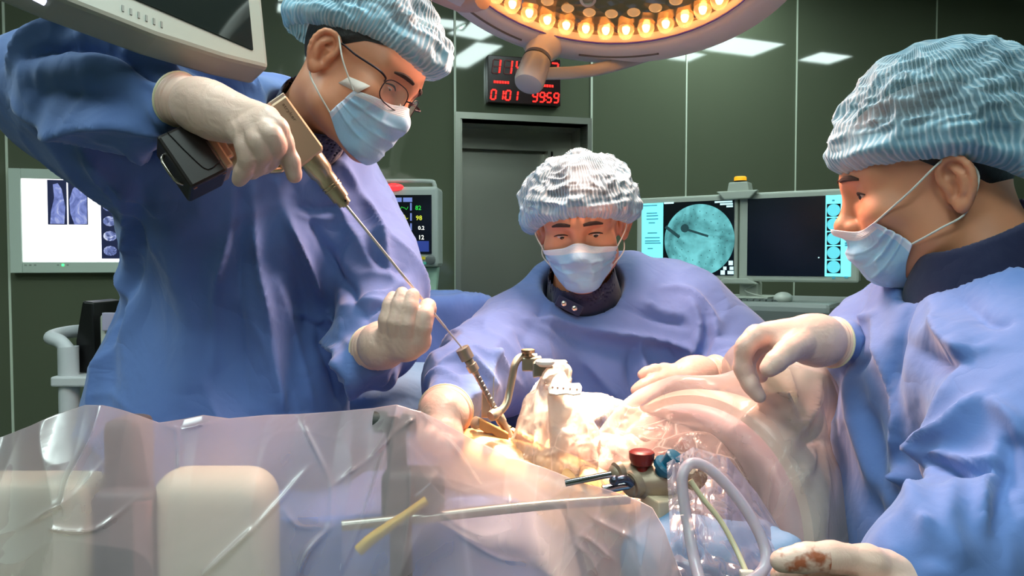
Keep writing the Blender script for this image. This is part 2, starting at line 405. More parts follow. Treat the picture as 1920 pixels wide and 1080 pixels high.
g = G(); hz = P(100, 640, d)[2]
g.tube([[xs0 + .035, yy, pz + .05], [xs0 + .035, yy, hz - .03], [xs0 + .01, yy, hz], [xs0 - .03, yy + .02, hz + .012], [xs0 - .02, yy + .12, hz + .02], [xs0 + .08, yy + .22, hz + .02]], .021, 16); g.build('handle', M_white, ct, True)
for q in ((.035, 0), (.55, 0), (.55, .3), (.035, .3)):
    g = G(); c = np.array([xs0 + q[0], yy + q[1], .045]); g.cyl(c - [.015, 0, 0], c + [.015, 0, 0], .045); g.build('caster', M_black, ct, True)
g = G(); c0 = P(151, 570, d - .02); zt = c0[2]
g.prism([(0, 0), (.052, 0), (.058, .0), (.052, zt - pz + .0), (.018, zt - pz + .005), (-.006, .1)], [P(134, 700, d)[0], yy + .12, pz + .002], AX, WZ, .17); o = g.build('black_box', M_black, bev=.006)
tag(o, 'narrow upright black box standing on the white cart', 'box')
un = thing('device_unit', 'off white device unit on the cart beside the black box', 'device', [xs0 + .28, yy + .14, pz])
g = G(); g.box([xs0 + .28, yy + .14, (pz + P(180, 590, d)[2]) / 2 + .0], (.14, .15, (P(180, 590, d)[2] - pz) / 2)); g.build('housing', M_offw, un, bev=.008)
g = G(); g.box([xs0 + .21, yy - .015, P(180, 602, d)[2]], (.055, .008, .028)); g.build('label_panel', mat('lilac panel', (180, 172, 200), .4), un, bev=.002)
g = G(); g.box([xs0 + .26, yy + .2, P(180, 580, d)[2] + .005], (.12, .03, .045)); g.build('rear_screen', mat('grey smoked plastic', (90, 96, 92), .3), un, bev=.004)

# ------------------------------------------------------------------ patient monitor with red alarm lamp
d = 2.75
mo = thing('patient_monitor', 'patient monitor with red alarm lamp behind the left surgeon', 'monitor', [P(745, 500, d)[0], P(745, 500, d)[1], 0])
MR = np.array([unit([1, -.06, 0]), unit([.06, 1, 0]), WZ])
def MP(px, py, dd=0): return P(px, py, d + dd)
c = (MP(665, 350) + MP(822, 500)) / 2; w_ = (MP(822, 430) - MP(665, 430))[0] / 2; h_ = (MP(740, 350) - MP(740, 500))[2] / 2
g = G(); g.box(c + MR[1] * .06, (w_, .06, h_), MR); g.build('housing', mat('monitor grey plastic', (168, 174, 168), .4), mo, bev=.012)
z = lambda py: MP(740, py)[2]
def front(px, py, off=.002): q = MP(px, py); q = q + MR[1] * ((c - q) @ MR[1]) ; return q - MR[1] * off
def fbox(g, px0, py0, px1, py1, off, th):
    a = front(px0, py0, off); b = front(px1, py1, off); m = (a + b) / 2
    return g.box(m, (abs((b - a) @ MR[0]) / 2, th / 2, abs((b - a)[2]) / 2), MR)
g = G(); fbox(g, 675, 366, 810, 476, .002, .004); g.build('screen', mat('monitor screen black', (8, 10, 14), .15, emis=(8, 10, 18), es=.5), mo)
def em(name, c, s=1.0): return mat('glow ' + name, c, .5, emis=c, es=s)
g = G(); fbox(g, 690, 452, 805, 472, .005, .002); g.build('status_bar', em('navy', (30, 48, 120), .8), mo)
g = G(); [fbox(g, 770, y0, 773, y1, .005, .002) for y0, y1 in ((381, 395), (400, 414), (419, 432), (437, 450))]; [fbox(g, a, 371, b, 379, .005, .002) for a, b in ((720, 735), (739, 754), (757, 774))]
g.build_each('field_bar', em('slate', (96, 110, 170), .9), mo)
def wave(pts, cname, col, r=.0008):
    g = G(); g.tube([front(x, y, .006) for x, y in pts], r, 5, 2); g.build('trace', em(cname, col, .8), mo)
wave([(700 + i * 3, 390 + (6 if i % 4 == 1 else -3 if i % 4 == 2 else 0) * (.6)) for i in range(23)], 'green', (40, 190, 60))
wave([(704 + i * 2, 407 + 4 * math.sin(i * 1.1)) for i in range(32)], 'yellow', (200, 200, 50))
wave([(720, 434), (760, 434), (768, 433)], 'greyline', (130, 130, 140)); wave([(735, 452), (748, 449), (768, 441)], 'greyline', (130, 130, 140))
for txt, px, py, h, cn, col in (('82', 780, 394, 8, 'green', (40, 220, 70)), ('98', 781, 413, 8.5, 'yellow', (230, 225, 60)), ('12', 787, 449, 8, 'whitetext', (225, 225, 215)), ('0.2', 785, 431, 7, 'whitetext', (225, 225, 215))):
    text_mesh('reading', txt, em(cn, col, 1.3), front(px, py, .006), MR[0], WZ, h / FPX * d, mo, bold=.01)
g = G(); a = front(738, 352, .0); g.sphere(a - MR[1] * .0 + WZ * .002, .038, 12, (1, .45, .36), MR); g.build('alarm_lamp', mat('lit alarm lamp', (255, 40, 40), .3, emis=(255, 36, 40), es=3.2), mo, True)
g = G(); t_ = z(337); g.tube([front(672, 350) + MR[1] * .05, front(674, 340) + MR[1] * .05, front(684, 337) + MR[1] * .05, front(740, 337) + MR[1] * .05, front(802, 338) + MR[1] * .05, front(811, 343) + MR[1] * .05, front(813, 352) + MR[1] * .05], .008, 10); g.build('carry_handle', mat('monitor grey plastic'), mo, True)
g = G(); g.lathe(front(808, 487, .0), -MR[1], [(0, .018), (.012, .017), (.014, .014)]); g.build('dial', mat('grey dial', (96, 100, 100), .35), mo, True)
g = G(); fbox(g, 780, 481, 788, 487, .003, .004); fbox(g, 791, 481, 798, 487, .003, .004); g.build_each('alarm_button', mat('yellow button', (214, 190, 40), .4), mo)
g = G(); fbox(g, 790, 491, 800, 496, .003, .004); g.build('power_button', mat('teal button', (90, 190, 170), .4), mo)
g = G(); zb_ = MP(790, 560)[2]; cx, cy = c[0] + .05, c[1] + .06
g.prism([(-.05, 0), (.075, 0), (.06, -.14), (-.05, -.14)], [front(782, 501)[0], cy, z(500)], AX, WZ, .07); g.build('stand', mat('pale green stand', (150, 178, 160), .4), mo, bev=.006)
g = G(); a = front(796, 527); g.box([a[0], cy - .037, a[2]], (.014, .002, .026)); g.build('green_label', mat('green label', (10, 150, 118), .4), mo)
g = G(); g.box([front(770, 540)[0], cy, z(553)], (.16, .12, .012)); g.box([front(770, 540)[0], cy + .02, (z(556)) / 2], (.04, .04, z(556) / 2)); g.build('shelf', mat('monitor grey plastic'), mo, bev=.004)

# ------------------------------------------------------------------ twin screen workstation
dl, drr = 2.93, 2.50
A = P(1193, 450, dl); B = P(1612, 450, drr); eu = unit([(B - A)[0], (B - A)[1], 0]); ew = np.cross(WZ, eu)     # ew points away from the camera
ER = np.array([eu, ew, WZ]); A[2] = 0
Lw = np.linalg.norm((B - A)[:2])
def onscr(px, py, off=0):
    r = P(px, py, 1) - C0; o = A - ew * off; k = ((o - C0) @ ew) / (r @ ew); w = C0 + r * k; return (w - A) @ eu, w[2]
def S(s, z, off=0): return A + eu * s + WZ * z - ew * off
def sbox(g, s0, s1, z0, z1, o0, o1): return g.box(S((s0 + s1) / 2, (z0 + z1) / 2, (o0 + o1) / 2), ((s1 - s0) / 2, abs(o1 - o0) / 2, (z1 - z0) / 2), ER)
ws = thing('imaging_workstation', 'grey workstation cart with two screens between the middle and right persons', 'workstation', S(Lw / 2, 0, -.05))
zt, zb2 = onscr(1400, 362)[1], onscr(1400, 528)[1]
M_bez = mat('screen bezel grey', (176, 182, 170), .45)
M_cyan = em('screen cyan', (120, 236, 246), 1.0); M_cyan2 = em('screen cyan dim', (92, 196, 210), .9); M_dk = mat('screen dark', (4, 8, 12), .2, emis=(2, 6, 12), es=1)
M_ctext = em('screen text', (60, 130, 150), .7); M_wtext = em('screen white', (200, 240, 245), 1.0)
def onlyfront(name, px0, px1, py0, py1, m, par, off): 
    s0_, _ = onscr(px0, 450, off); s1_, _ = onscr(px1, 450, off); z1_ = py0; z0_ = py1; g = G(); sbox(g, s0_, s1_, z0_, z1_, off, off - .001); return g.build(name, m, par)
sm = onscr(1384, 450)[0]
ztin = zt - .022; zbin = zb2 + .022
def screen(s0, s1, name):
    sc = G(); sbox(sc, s0, s1, zb2, zt, 0, -.05); o = sc.build('screen_housing', M_bez, ws, bev=.008); return o
h1 = screen(0, sm - .002, 'l'); h2 = screen(sm + .002, Lw, 'r')
f1 = .004
sL0 = onscr(1203, 450, f1)[0]; sL1 = onscr(1243, 450, f1)[0]; sL2 = onscr(1376, 450, f1)[0]
g = G(); sbox(g, sL0, sL1, zbin + .002, ztin, .0, f1 - .001); g.build('side_panel', M_cyan, h1)
g = G(); sbox(g, sL1, sL2, zbin, ztin, .0, f1 - .001); g.build('display', M_dk, h1)
sc_, zc_ = onscr(1310, 450, f1); rr = min((ztin - zbin) / 2 - .004, (sL2 - sL1) / 2)
def fluoro():
    t = NT('fluoroscopy image'); v = t.coord('Object'); n = t.noise(v, 9, 3, .55, .6); n2 = t.noise(v, 30, 3)
    f = t.math('ADD', n.outputs[0], t.math('MULTIPLY', n2.outputs[0], .25))
    c = t.ramp(f, [(.40, lin((38, 88, 92))), (.58, lin((80, 158, 162))), (.75, lin((120, 215, 220)))])
    t.b.inputs['Base Color'].default_value = (.01, .01, .01, 1); t.ln(c, t.b.inputs['Emission Color']); t.b.inputs['Emission Strength'].default_value = 1.0; return t.m
g = G(); g.lathe(S(sc_, zc_, f1), -ew, [(0, rr), (.0008, rr)], 64); g.build('xray_image', fluoro(), h1)
g = G(); q = f1 + .0012
for (x0, y0, x1, y1, w) in ((1248, 425, 1274, 445, .006), (1290, 431, 1328, 443, .0042)):
    a = onscr(x0, y0, q); b = onscr(x1, y1, q); a3, b3 = S(*a, q), S(*b, q); dd = unit(b3 - a3); up = np.cross(dd, ew); g.prism([(0, -w), (np.linalg.norm(b3 - a3), -w), (np.linalg.norm(b3 - a3), w), (0, w)], a3, dd, up, .0004)
for (x0, y0, w) in ((1284, 428, .016),): a = onscr(x0, y0, q); g.lathe(S(*a, q), -ew, [(0, w), (.0004, w)], 16)
g.build_each('screw_shadow', em('dark teal', (24, 56, 60), .9), h1)
g = G()
for i in range(-6, 7):
    for j in range(-6, 7):
        x = (i * .96 + j * .28) * .026; y = (j * .96 - i * .28) * .026
        if x * x + y * y < (rr - .005) ** 2 and abs(i) + abs(j) > 2: g.lathe(S(sc_ + x, zc_ + y, q), -ew, [(0, .0018), (.0003, .0018)], 6)
g.build_each('marker_dot', em('dark teal', (24, 56, 60), .9), h1)
g = G()
for (x, y, w) in ((1204, 386, 26), (1210, 400, 20), (1210, 405, 22), (1210, 411, 22), (1214, 418, 12), (1212, 437, 18), (1207, 446, 28), (1207, 452, 28), (1207, 456, 30), (1212, 466, 10), (1208, 503, 10), (1226, 503, 10)):
    a = onscr(x + 2, y, f1 + .0006); b = onscr(x + w + 2, y, f1 + .0006); sbox(g, a[0], b[0], a[1] - .0022, a[1] + .0022, f1 - .0005, f1 + .0003)
g.build('menu_text', M_ctext, h1)
g = G()
for (x, y, w, h) in ((1245, 381, 18, 1.5), (1340, 379, 33, 1.5), (1350, 383, 24, 1.5), (1362, 387, 12, 1.5), (1245, 492, 9, 3), (1245, 502, 5, 3), (1256, 502, 8, 3), (1261, 510, 12, 4.5), (1351, 511, 8, 4), (1364, 511, 12, 3), (1366, 493, 8, 4), (1356, 503, 6, 3), (1368, 503, 7, 3)):
    a = onscr(x, y, f1 + .0006); b = onscr(x + w, y, f1 + .0006); hh = h / FPX * 2.8; sbox(g, a[0], min(b[0], sL2), a[1] - hh, a[1] + hh, f1 - .0005, f1 + .0003)
g.build_each('corner_mark', M_wtext, h1)
sR0 = onscr(1401, 450, f1)[0]; sR1 = onscr(1547, 450, f1)[0]; sR2 = onscr(1596, 450, f1)[0]
g = G(); sbox(g, sR0, sR1, zbin, ztin, 0, f1 - .001); g.build('display', M_dk, h2)
g = G(); sbox(g, sR1, sR2, zbin, ztin, 0, f1 - .001); g.build('side_panel', M_cyan, h2)
g1 = G(); g2 = G()
for i in range(5):
    a = onscr(1563, 394 + i * 26.6, f1 + .001); r_ = 12.0 / FPX * 2.55; sbox(g1, a[0] - r_, a[0] + r_, a[1] - r_, a[1] + r_, f1 - .0005, f1 + .0002)
    g2.lathe(S(*a, f1 + .0004), -ew, [(0, r_ * .96), (.0004, r_ * .96)], 24)
g1.build_each('thumbnail_frame', M_dk, h2); g2.build_each('thumbnail', M_cyan2, h2)
g = G(); [sbox(g, onscr(x, y, f1 + .0006)[0], onscr(x + w, y, f1 + .0006)[0], onscr(x, y, f1)[1] - .003, onscr(x, y, f1)[1] + .003, f1 - .0005, f1 + .0003) for x, y, w in ((1583, 428, 6), (1583, 440, 8), (1584, 456, 5), (1584, 460, 5), (1560, 376, 5), (1560, 521, 6), (1583, 520, 7))]
g.build('menu_text', M_ctext, h2)
g = G(); a = onscr(1535, 483, f1 + .001); g.box(S(*a, f1), (.002, .0006, .002), ER); g.build('cursor', M_wtext, h2)
# top hub with yellow lamp, stand, console
g = G(); g.prism([(-.075, 0), (.075, 0), (.045, -.03), (-.045, -.03)], S(sm, zt + .008, .012), eu, WZ, .03); g.prism([(-.04, 0), (.04, 0), (.034, .035), (-.034, .035)], S(sm, zt + .006, -.02), eu, WZ, .06); g.prism([(-.075, 0), (.075, 0), (.045, .02), (-.045, .02)], S(sm, zb2 - .008, .012), eu, WZ, .03)
g.build_each('hub', M_bez, ws, bev=.004)
g = G(); g.lathe(S(sm, zt + .041, -.02), WZ, [(0, .022), (.004, .024), (.006, .024)]); g.build('lamp_socket', M_black, ws, True)
g = G(); g.lathe(S(sm, zt + .047, -.02), WZ, [(0, .022), (.012, .022), (.016, .018)]); g.build('yellow_lamp', em('amber', (240, 170, 30), .8), ws, True)
sp = onscr(1405, 545, -.03)[0]; zc2 = onscr(1400, 562, .05)[1]
g = G(); sbox(g, sp - .035, sp + .035, zc2 - .02, zb2 + .0, -.08, -.02); g.build('neck', M_bez, ws, bev=.008)
g = G(); sbox(g, sp - .09, sp + .09, zc2, zc2 + .012, -.13, .07); g.build('foot_plate', M_bez, ws, bev=.004)
M_con = mat('console grey plastic', (146, 152, 148), .5)
g = G(); L0 = onscr(1300, 570, .15)[0] - .12; L1 = onscr(1560, 570, .15)[0]
g.prism([(.17, 0), (.17, -.03), (.14, -.10), (-.40, -.12), (-.40, 0)], S((L0 + L1) / 2, zc2 - .0, .0), -ew, WZ, L1 - L0); g.build('console', M_con, ws, bev=.015)
g = G(); sbox(g, L0 + .06, L1 - .06, .10, zc2 - .12, -.38, .06); g.build('cart_body', mat('console dark grey', (84, 92, 88), .5), ws, bev=.01)
g = G(); [sbox(g, L0 + .08 + i * .021, L0 + .096 + i * .021, zc2 + .001, zc2 + .007, .045 + j * .021, .061 + j * .021) for i in range(16) for j in range(5)]; g.build('keyboard_key', mat('grey keys', (104, 112, 108), .45), ws)['kind'] = 'stuff'
g = G(); [g.cyl(S(s_, .045, o_) - eu * .015, S(s_, .045, o_) + eu * .015, .045) for s_ in (L0 + .1, L1 - .1) for o_ in (.02, -.34)]; g.build_each('caster', M_black, ws, True)
ms = onscr(1468, 580, .11)[0]
g = G(); g.sphere(S(ms, zc2 + .012, .11), .034, 12, (.9, 1.25, .62), ER); mo_ = g.build('computer_mouse', mat('white mouse plastic', (200, 204, 194), .35), smooth=True); tag(mo_, 'white computer mouse on the grey workstation console', 'computer mouse')
g = G(); g.tube([S(ms - .02, zc2 + .02, .06), S(ms - .08, zc2 + .012, .03), S(ms - .16, zc2 + .03, -.01), S(sp + .025, zb2 - .01, -.02)], .0022, 8); g.build('cable', mat('white mouse plastic'), mo_, True)

# ------------------------------------------------------------------ ceiling hung screen at the upper left (near the camera)
d1 = .92
hs = thing('ceiling_screen', 'pale grey ceiling hung screen seen from below at upper left', 'screen', P(330, -60, 1.05))
C1, C2 = P(490, 122, 1.0), P(175, -10, .84); q1 = unit(C2 - C1)          # bottom edge running up left
upv = P(540, -60, 1.12) - P(487, 118, 1.0); q2 = unit(upv - q1 * (upv @ q1)); q3 = unit(np.cross(q1, q2))
if q3 @ AF < 0: q3 = -q3
HR = np.array([q1, q2, q3])
def HP(a, b, c=0): return C1 + q1 * a + q2 * b + q3 * c
g = G(); Lh, Hh = .50, .36
g.prism([(-.012, -.0), (.05, -.012), (.14, -.022), (.25, -.024), (Lh - .1, -.014), (Lh, .02), (Lh, Hh), (-.012, Hh)], HP(0, 0, .022), q1, q2, .045); g.build('housing', mat('hung screen grey', (142, 147, 138), .45), hs, bev=.006)
g = G(); g.box(HP(Lh / 2 + .004, Hh / 2 + .016, -.001), (Lh / 2 - .008, Hh / 2 - .002, .0015), HR); g.build('display', mat('dark glass display', (14, 20, 20), .06, emis=(26, 36, 32), es=.35), hs)
g = G(); [g.box(HP(.135 + i * .009, -.003, -.0005), (.0012, .0045, .001), HR) for i in range(6)]; g.build_each('vent_slot', mat('vent grey', (110, 112, 106), .5), hs)
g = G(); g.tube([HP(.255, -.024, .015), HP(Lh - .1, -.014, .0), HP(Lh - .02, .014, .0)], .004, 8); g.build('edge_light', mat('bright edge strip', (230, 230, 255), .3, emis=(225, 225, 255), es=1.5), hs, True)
g = G(); c = HP(Lh / 2, Hh, .03); g.tube([c, c + WZ * .2, [c[0], c[1], CEIL]], .03, 14); g.build('ceiling_arm', M_offw, hs, True)
# small grey joint of another ceiling arm above the surgeon's cap
ca = thing('surgical_boom', 'thin pale ceiling arm joint just above the left surgeon cap', 'ceiling arm', P(605, -6, 1.7))
g = G(); g.tube([P(596, 2, 1.7), P(612, -10, 1.72), P(640, -60, 1.8)], .02, 12); g.build('tube', mat('hung screen grey'), ca, True)
g = G(); g.tube([P(640, -60, 1.8), [P(640, -60, 1.8)[0], P(640, -60, 1.8)[1], CEIL]], .024, 12); g.build('drop_tube', M_offw, ca, True)
g = G(); g.tube([P(524, 1, 1.9), P(600, -3, 1.85), P(640, -60, 1.8)], .006, 8); g.build('rail', M_offw, ca, True)

# ------------------------------------------------------------------ operating lamp
LC = P(1135, -106, 1.30)                       # centre of the light opening
LN = unit(np.array([-.10, -.26, -.93]))        # looks down, a little towards the camera
FIELD = P(1035, 830, 1.12)
LN = unit(np.array([-.12, -.34, -.93]))
LN = unit(.55 * unit(FIELD - LC) + .45 * LN)
le1 = unit(np.cross(LN, [0, 1, 0])); le2 = np.cross(LN, le1)
lamp = thing('operating_lamp', 'large round operating lamp with a ring of glowing bulbs hanging over the field', 'operating lamp', LC)
M_lamp = mat('lamp shell pale', (214, 202, 194), .35); RL = .292
g = G()
g.lathe(LC, LN, [(-.10, .05), (-.11, .19), (-.085, .31), (-.04, .355), (-.01, .363), (.012, .355), (.018, .33), (.012, .305), (.0, RL), (-.02, RL - .004), (-.045, .24), (-.06, .1), (-.062, .02)], 96)
g.build('shell', M_lamp, lamp, True)
g = G(); g.tube([LC + LN * .004 + (le1 * math.cos(a) + le2 * math.sin(a)) * (RL + .001) for a in np.linspace(0, 2 * math.pi, 65)], .0018, 6, 1, False); g.build('purple_gasket', mat('violet gasket', (74, 50, 150), .4), lamp, True)
tt = NT('faceted reflector'); v_ = tt.coord('Object'); vn = tt.add('ShaderNodeTexVoronoi'); vn.inputs['Scale'].default_value = 38; tt.ln(v_, vn.inputs['Vector'])
tt.b.inputs['Metallic'].default_value = .9; tt.b.inputs['Roughness'].default_value = .18; tt.b.inputs['Base Color'].default_value = lin((190, 165, 130)); tt.ln(tt.bump(vn.outputs['Distance'], .5, .006), tt.b.inputs['Normal'])
g = G(); g.lathe(LC, LN, [(-.012, RL - .004), (-.03, .245), (-.05, .18), (-.052, .06), (-.04, .03)], 64)
g.build('reflector', tt.m, lamp, True)
M_bulb = mat('glowing bulb', (255, 220, 170), .2, emis=(255, 176, 92), es=22.0); M_glass = None
gg = NT('clear bulb glass'); gg.b.inputs['Base Color'].default_value = lin((255, 226, 186)); gg.b.inputs['Roughness'].default_value = .06; gg.b.inputs['Alpha'].default_value = .34; gg.b.inputs['Emission Color'].default_value = lin((255, 190, 120)); gg.b.inputs['Emission Strength'].default_value = .9; M_glass = gg.m
nb = 38
for ring, (rad, cnt) in enumerate(((.266, nb + 2), (.214, 30), (.13, 16))):
    for i in range(cnt):
        a = 2 * math.pi * (i + .5 * ring) / cnt; c = LC + (le1 * math.cos(a) + le2 * math.sin(a)) * rad - LN * (.024 if ring == 0 else .04)
        g = G(); g.lathe(c, LN, [(-.010, .009), (.0, .0165), (.018, .0175), (.030, .0125), (.036, .003)], 14); b_o = g.build('bulb', M_glass, lamp, True)
        g = G(); g.sphere(c + LN * .012, .0082, 6, (1, 1, 1.5)); g.build('filament', M_bulb, b_o, True)
# underside vents, grip handle, centre handle and yoke
def lring(a0, a1, r0, r1, h, n=24):
    V = []; F = []
    for i in range(n + 1):
        a = a0 + (a1 - a0) * i / n; dv = le1 * math.cos(a) + le2 * math.sin(a)
        V += [LC + dv * r0 + LN * h, LC + dv * r1 + LN * (h - .012), LC + dv * r0 + LN * (h - .02), LC + dv * r1 + LN * (h - .03)]
    for i in range(n):
        j = 4 * i; k_ = j + 4
        F += [(j, j + 1, k_ + 1, k_), (j + 2, k_ + 2, k_ + 3, j + 3), (j, k_, k_ + 2, j + 2), (j + 1, j + 3, k_ + 3, k_ + 1)]
    F += [(0, 2, 3, 1), (4 * n, 4 * n + 1, 4 * n + 3, 4 * n + 2)]
    return V, F
def ang_of(px, py):
    r = P(px, py, 1) - C0; k = ((LC - C0) @ LN) / (r @ LN); w = C0 + r * k - LC; return math.atan2(w @ le2, w @ le1), np.linalg.norm(w)
# ================================================================== implicit surfaces (numpy) -> quad meshes
class Field:
    def __init__(s, lo, hi, h):
        s.lo = np.asarray(lo, float); s.h = h; n = np.ceil((np.asarray(hi) - s.lo) / h).astype(int) + 1
        s.ax = [(s.lo[i] + h * np.arange(n[i])).astype(np.float32) for i in range(3)]
        s.F = np.full(n, 1.0, np.float32)
    def op(s, prim, mode='u', k=.01):
        fn, lo, hi = prim; m = k + 4 * s.h; sl = []
        for i in range(3):
            a = int(max(0, math.floor((lo[i] - m - s.lo[i]) / s.h))); b = int(min(len(s.ax[i]), math.ceil((hi[i] + m - s.lo[i]) / s.h) + 1))
            if a >= b: return s
            sl.append(slice(a, b))
        X = s.ax[0][sl[0]][:, None, None]; Y = s.ax[1][sl[1]][None, :, None]; Z = s.ax[2][sl[2]][None, None, :]
        d = fn(X, Y, Z); A = s.F[tuple(sl)]; s.F[tuple(sl)] = comb(A, d, mode, k); return s
    def mesh(s):
        F = s.F; h = s.h; ins = F < 0
        c = [ins[i:F.shape[0] - 1 + i, j:F.shape[1] - 1 + j, k:F.shape[2] - 1 + k] for i in (0, 1) for j in (0, 1) for k in (0, 1)]
        su = sum(x.astype(np.int8) for x in c); I, J, K = np.nonzero((su > 0) & (su < 8)); n = len(I)
        idx = np.full(su.shape, -1, np.int32); idx[I, J, K] = np.arange(n)
        cor = np.array([(i, j, k) for i in (0, 1) for j in (0, 1) for k in (0, 1)]); vals = [F[I + a, J + b, K + c_] for a, b, c_ in cor]
        P_ = np.zeros((n, 3), np.float32); cnt = np.zeros(n, np.float32)
        for a in range(8):
            for b in range(a + 1, 8):
                if abs(cor[a] - cor[b]).sum() != 1: continue
                va, vb = vals[a], vals[b]; cr = (va < 0) != (vb < 0); t = np.where(cr, va / np.where(cr, va - vb, 1), 0)
                P_ += np.where(cr[:, None], cor[a] + (cor[b] - cor[a]) * t[:, None], 0); cnt += cr
        V = (P_ / cnt[:, None] + np.stack([I, J, K], 1)) * h + s.lo; Q = []
        for ax in range(3):
            sa = [slice(None)] * 3; sb = [slice(None)] * 3; sa[ax] = slice(0, -1); sb[ax] = slice(1, None)
            A = ins[tuple(sa)]; B = ins[tuple(sb)]; e = np.array(np.nonzero(A != B)); u, v = (ax + 1) % 3, (ax + 2) % 3
            ok = (e[u] > 0) & (e[v] > 0) & (e[u] < su.shape[u]) & (e[v] < su.shape[v]); e = e[:, ok]; fl = A[tuple(e)]
            def g(du, dv): q = e.copy(); q[u] -= du; q[v] -= dv; return idx[tuple(q)]
            q = np.stack([g(1, 1), g(0, 1), g(0, 0), g(1, 0)], 1); q[~fl] = q[~fl][:, ::-1]; Q.append(q)
        Q = np.concatenate(Q); return V.astype(np.float64), Q[(Q >= 0).all(1)]
def comb(A, d, mode, k):
    if mode == 'u': h = np.maximum(k - np.abs(A - d), 0) / k; return np.minimum(A, d) - h * h * k * .25
    if mode == 's': d = -d; h = np.maximum(k - np.abs(A - d), 0) / k; return np.maximum(A, d) + h * h * k * .25
    if mode == 'i': h = np.maximum(k - np.abs(A - d), 0) / k; return np.maximum(A, d) + h * h * k * .25
def capsule(a, b, r1, r2=None):
    a = np.asarray(a, np.float32); b = np.asarray(b, np.float32); r2 = r1 if r2 is None else r2; ba = b - a; L = float(ba @ ba) + 1e-9; R = max(r1, r2)
    def fn(X, Y, Z):
        x, y, z = X - a[0], Y - a[1], Z - a[2]; t = np.clip((x * ba[0] + y * ba[1] + z * ba[2]) / L, 0, 1)
        return np.sqrt((x - ba[0] * t) ** 2 + (y - ba[1] * t) ** 2 + (z - ba[2] * t) ** 2) - (r1 + (r2 - r1) * t)
    return fn, np.minimum(a, b) - R, np.maximum(a, b) + R
def ell(c, r, R=None):
    c = np.asarray(c, np.float32); r = np.asarray(r, np.float32); M = max(r)
    R = None if R is None else np.asarray(R, np.float32)
    def fn(X, Y, Z):
        x, y, z = X - c[0], Y - c[1], Z - c[2]
        if R is not None: x, y, z = (R[i][0] * x + R[i][1] * y + R[i][2] * z for i in range(3))
        k0 = np.sqrt((x / r[0]) ** 2 + (y / r[1]) ** 2 + (z / r[2]) ** 2); k1 = np.sqrt((x / r[0] ** 2) ** 2 + (y / r[1] ** 2) ** 2 + (z / r[2] ** 2) ** 2)
        return k0 * (k0 - 1) / np.maximum(k1, 1e-6)
    return fn, c - M, c + M
def rbox(c, hf, rad, R=None):
    c = np.asarray(c, np.float32); hf = np.asarray(hf, np.float32); M = float(np.linalg.norm(hf)); R = np.eye(3) if R is None else R
    def fn(X, Y, Z):
        x, y, z = X - c[0], Y - c[1], Z - c[2]; q = [np.abs(R[i][0] * x + R[i][1] * y + R[i][2] * z) - (hf[i] - rad) for i in range(3)]
        return np.sqrt(sum(np.maximum(a, 0) ** 2 for a in q)) + np.minimum(np.maximum(np.maximum(q[0], q[1]), q[2]), 0) - rad
    return fn, c - M, c + M
def half(n, off):
    """the side n.p < off"""
    n = unit(n)
    return (lambda X, Y, Z: n[0] * X + n[1] * Y + n[2] * Z - off), np.full(3, -9.), np.full(3, 9.)
def flatcap(a, b, r1, r2, flat, axis):
    """capsule squashed along unit vector axis by factor flat"""
    ax = unit(axis); a = np.asarray(a, float); b = np.asarray(b, float)
    S_ = lambda p: p + ax * (p @ ax) * (1 / flat - 1); fa, lo, hi = capsule(S_(a), S_(b), r1, r2); R = max(r1, r2)
    def fn(X, Y, Z):
        t = (ax[0] * X + ax[1] * Y + ax[2] * Z) * (1 / flat - 1); return fa(X + ax[0] * t, Y + ax[1] * t, Z + ax[2] * t) * (flat + (1 - flat) * .3)
    return fn, np.minimum(a, b) - R, np.maximum(a, b) + R
def limb(f, pts, rr, k=.02, mode='u'):
    pts = smooth_path(pts, 4) if len(pts) > 2 else [np.asarray(p) for p in pts]
    rr = np.interp(np.linspace(0, 1, len(pts)), np.linspace(0, 1, len(rr)), rr)
    for i in range(len(pts) - 1): f.op(capsule(pts[i], pts[i + 1], rr[i], rr[i + 1]), mode, k)
def vnoise(p, seed=0):
    """smooth value noise, -1..1"""
    p = np.asarray(p, np.float64); i = np.floor(p).astype(np.int64); f = p - i; f = f * f * f * (f * (f * 6 - 15) + 10); out = 0
    for dx in (0, 1):
        for dy in (0, 1):
            for dz in (0, 1):
                q = (i[:, 0] + dx) * 374761393 + (i[:, 1] + dy) * 668265263 + (i[:, 2] + dz) * 2147483647 + seed * 974634777
                q = (q ^ (q >> 13)) * 1274126177; q = (q ^ (q >> 16)) & 0xffffff
                out = out + (q / float(0x7fffff) - 1) * (f[:, 0] if dx else 1 - f[:, 0]) * (f[:, 1] if dy else 1 - f[:, 1]) * (f[:, 2] if dz else 1 - f[:, 2])
    return out
def normals(V, F):
    a = V[F[:, 2]] - V[F[:, 0]]; b = V[F[:, 3]] - V[F[:, 1]]; n = np.cross(a, b); N = np.zeros_like(V)
    for k in range(4): 
        for c in range(3): N[:, c] += np.bincount(F[:, k], n[:, c], len(V))
    return N / np.maximum(np.linalg.norm(N, axis=1, keepdims=True), 1e-12)
def relax(V, F, it=2, w=.5):
    for _ in range(it):
        A = np.zeros_like(V); cnt = np.zeros(len(V))
        for a, b in ((0, 1), (1, 2), (2, 3), (3, 0)):
            for c in range(3): A[:, c] += np.bincount(F[:, a], V[F[:, b], c], len(V)) + np.bincount(F[:, b], V[F[:, a], c], len(V))
            cnt += np.bincount(F[:, a], minlength=len(V)) + np.bincount(F[:, b], minlength=len(V))
        V = V * (1 - w) + w * A / np.maximum(cnt, 1)[:, None]
    return V
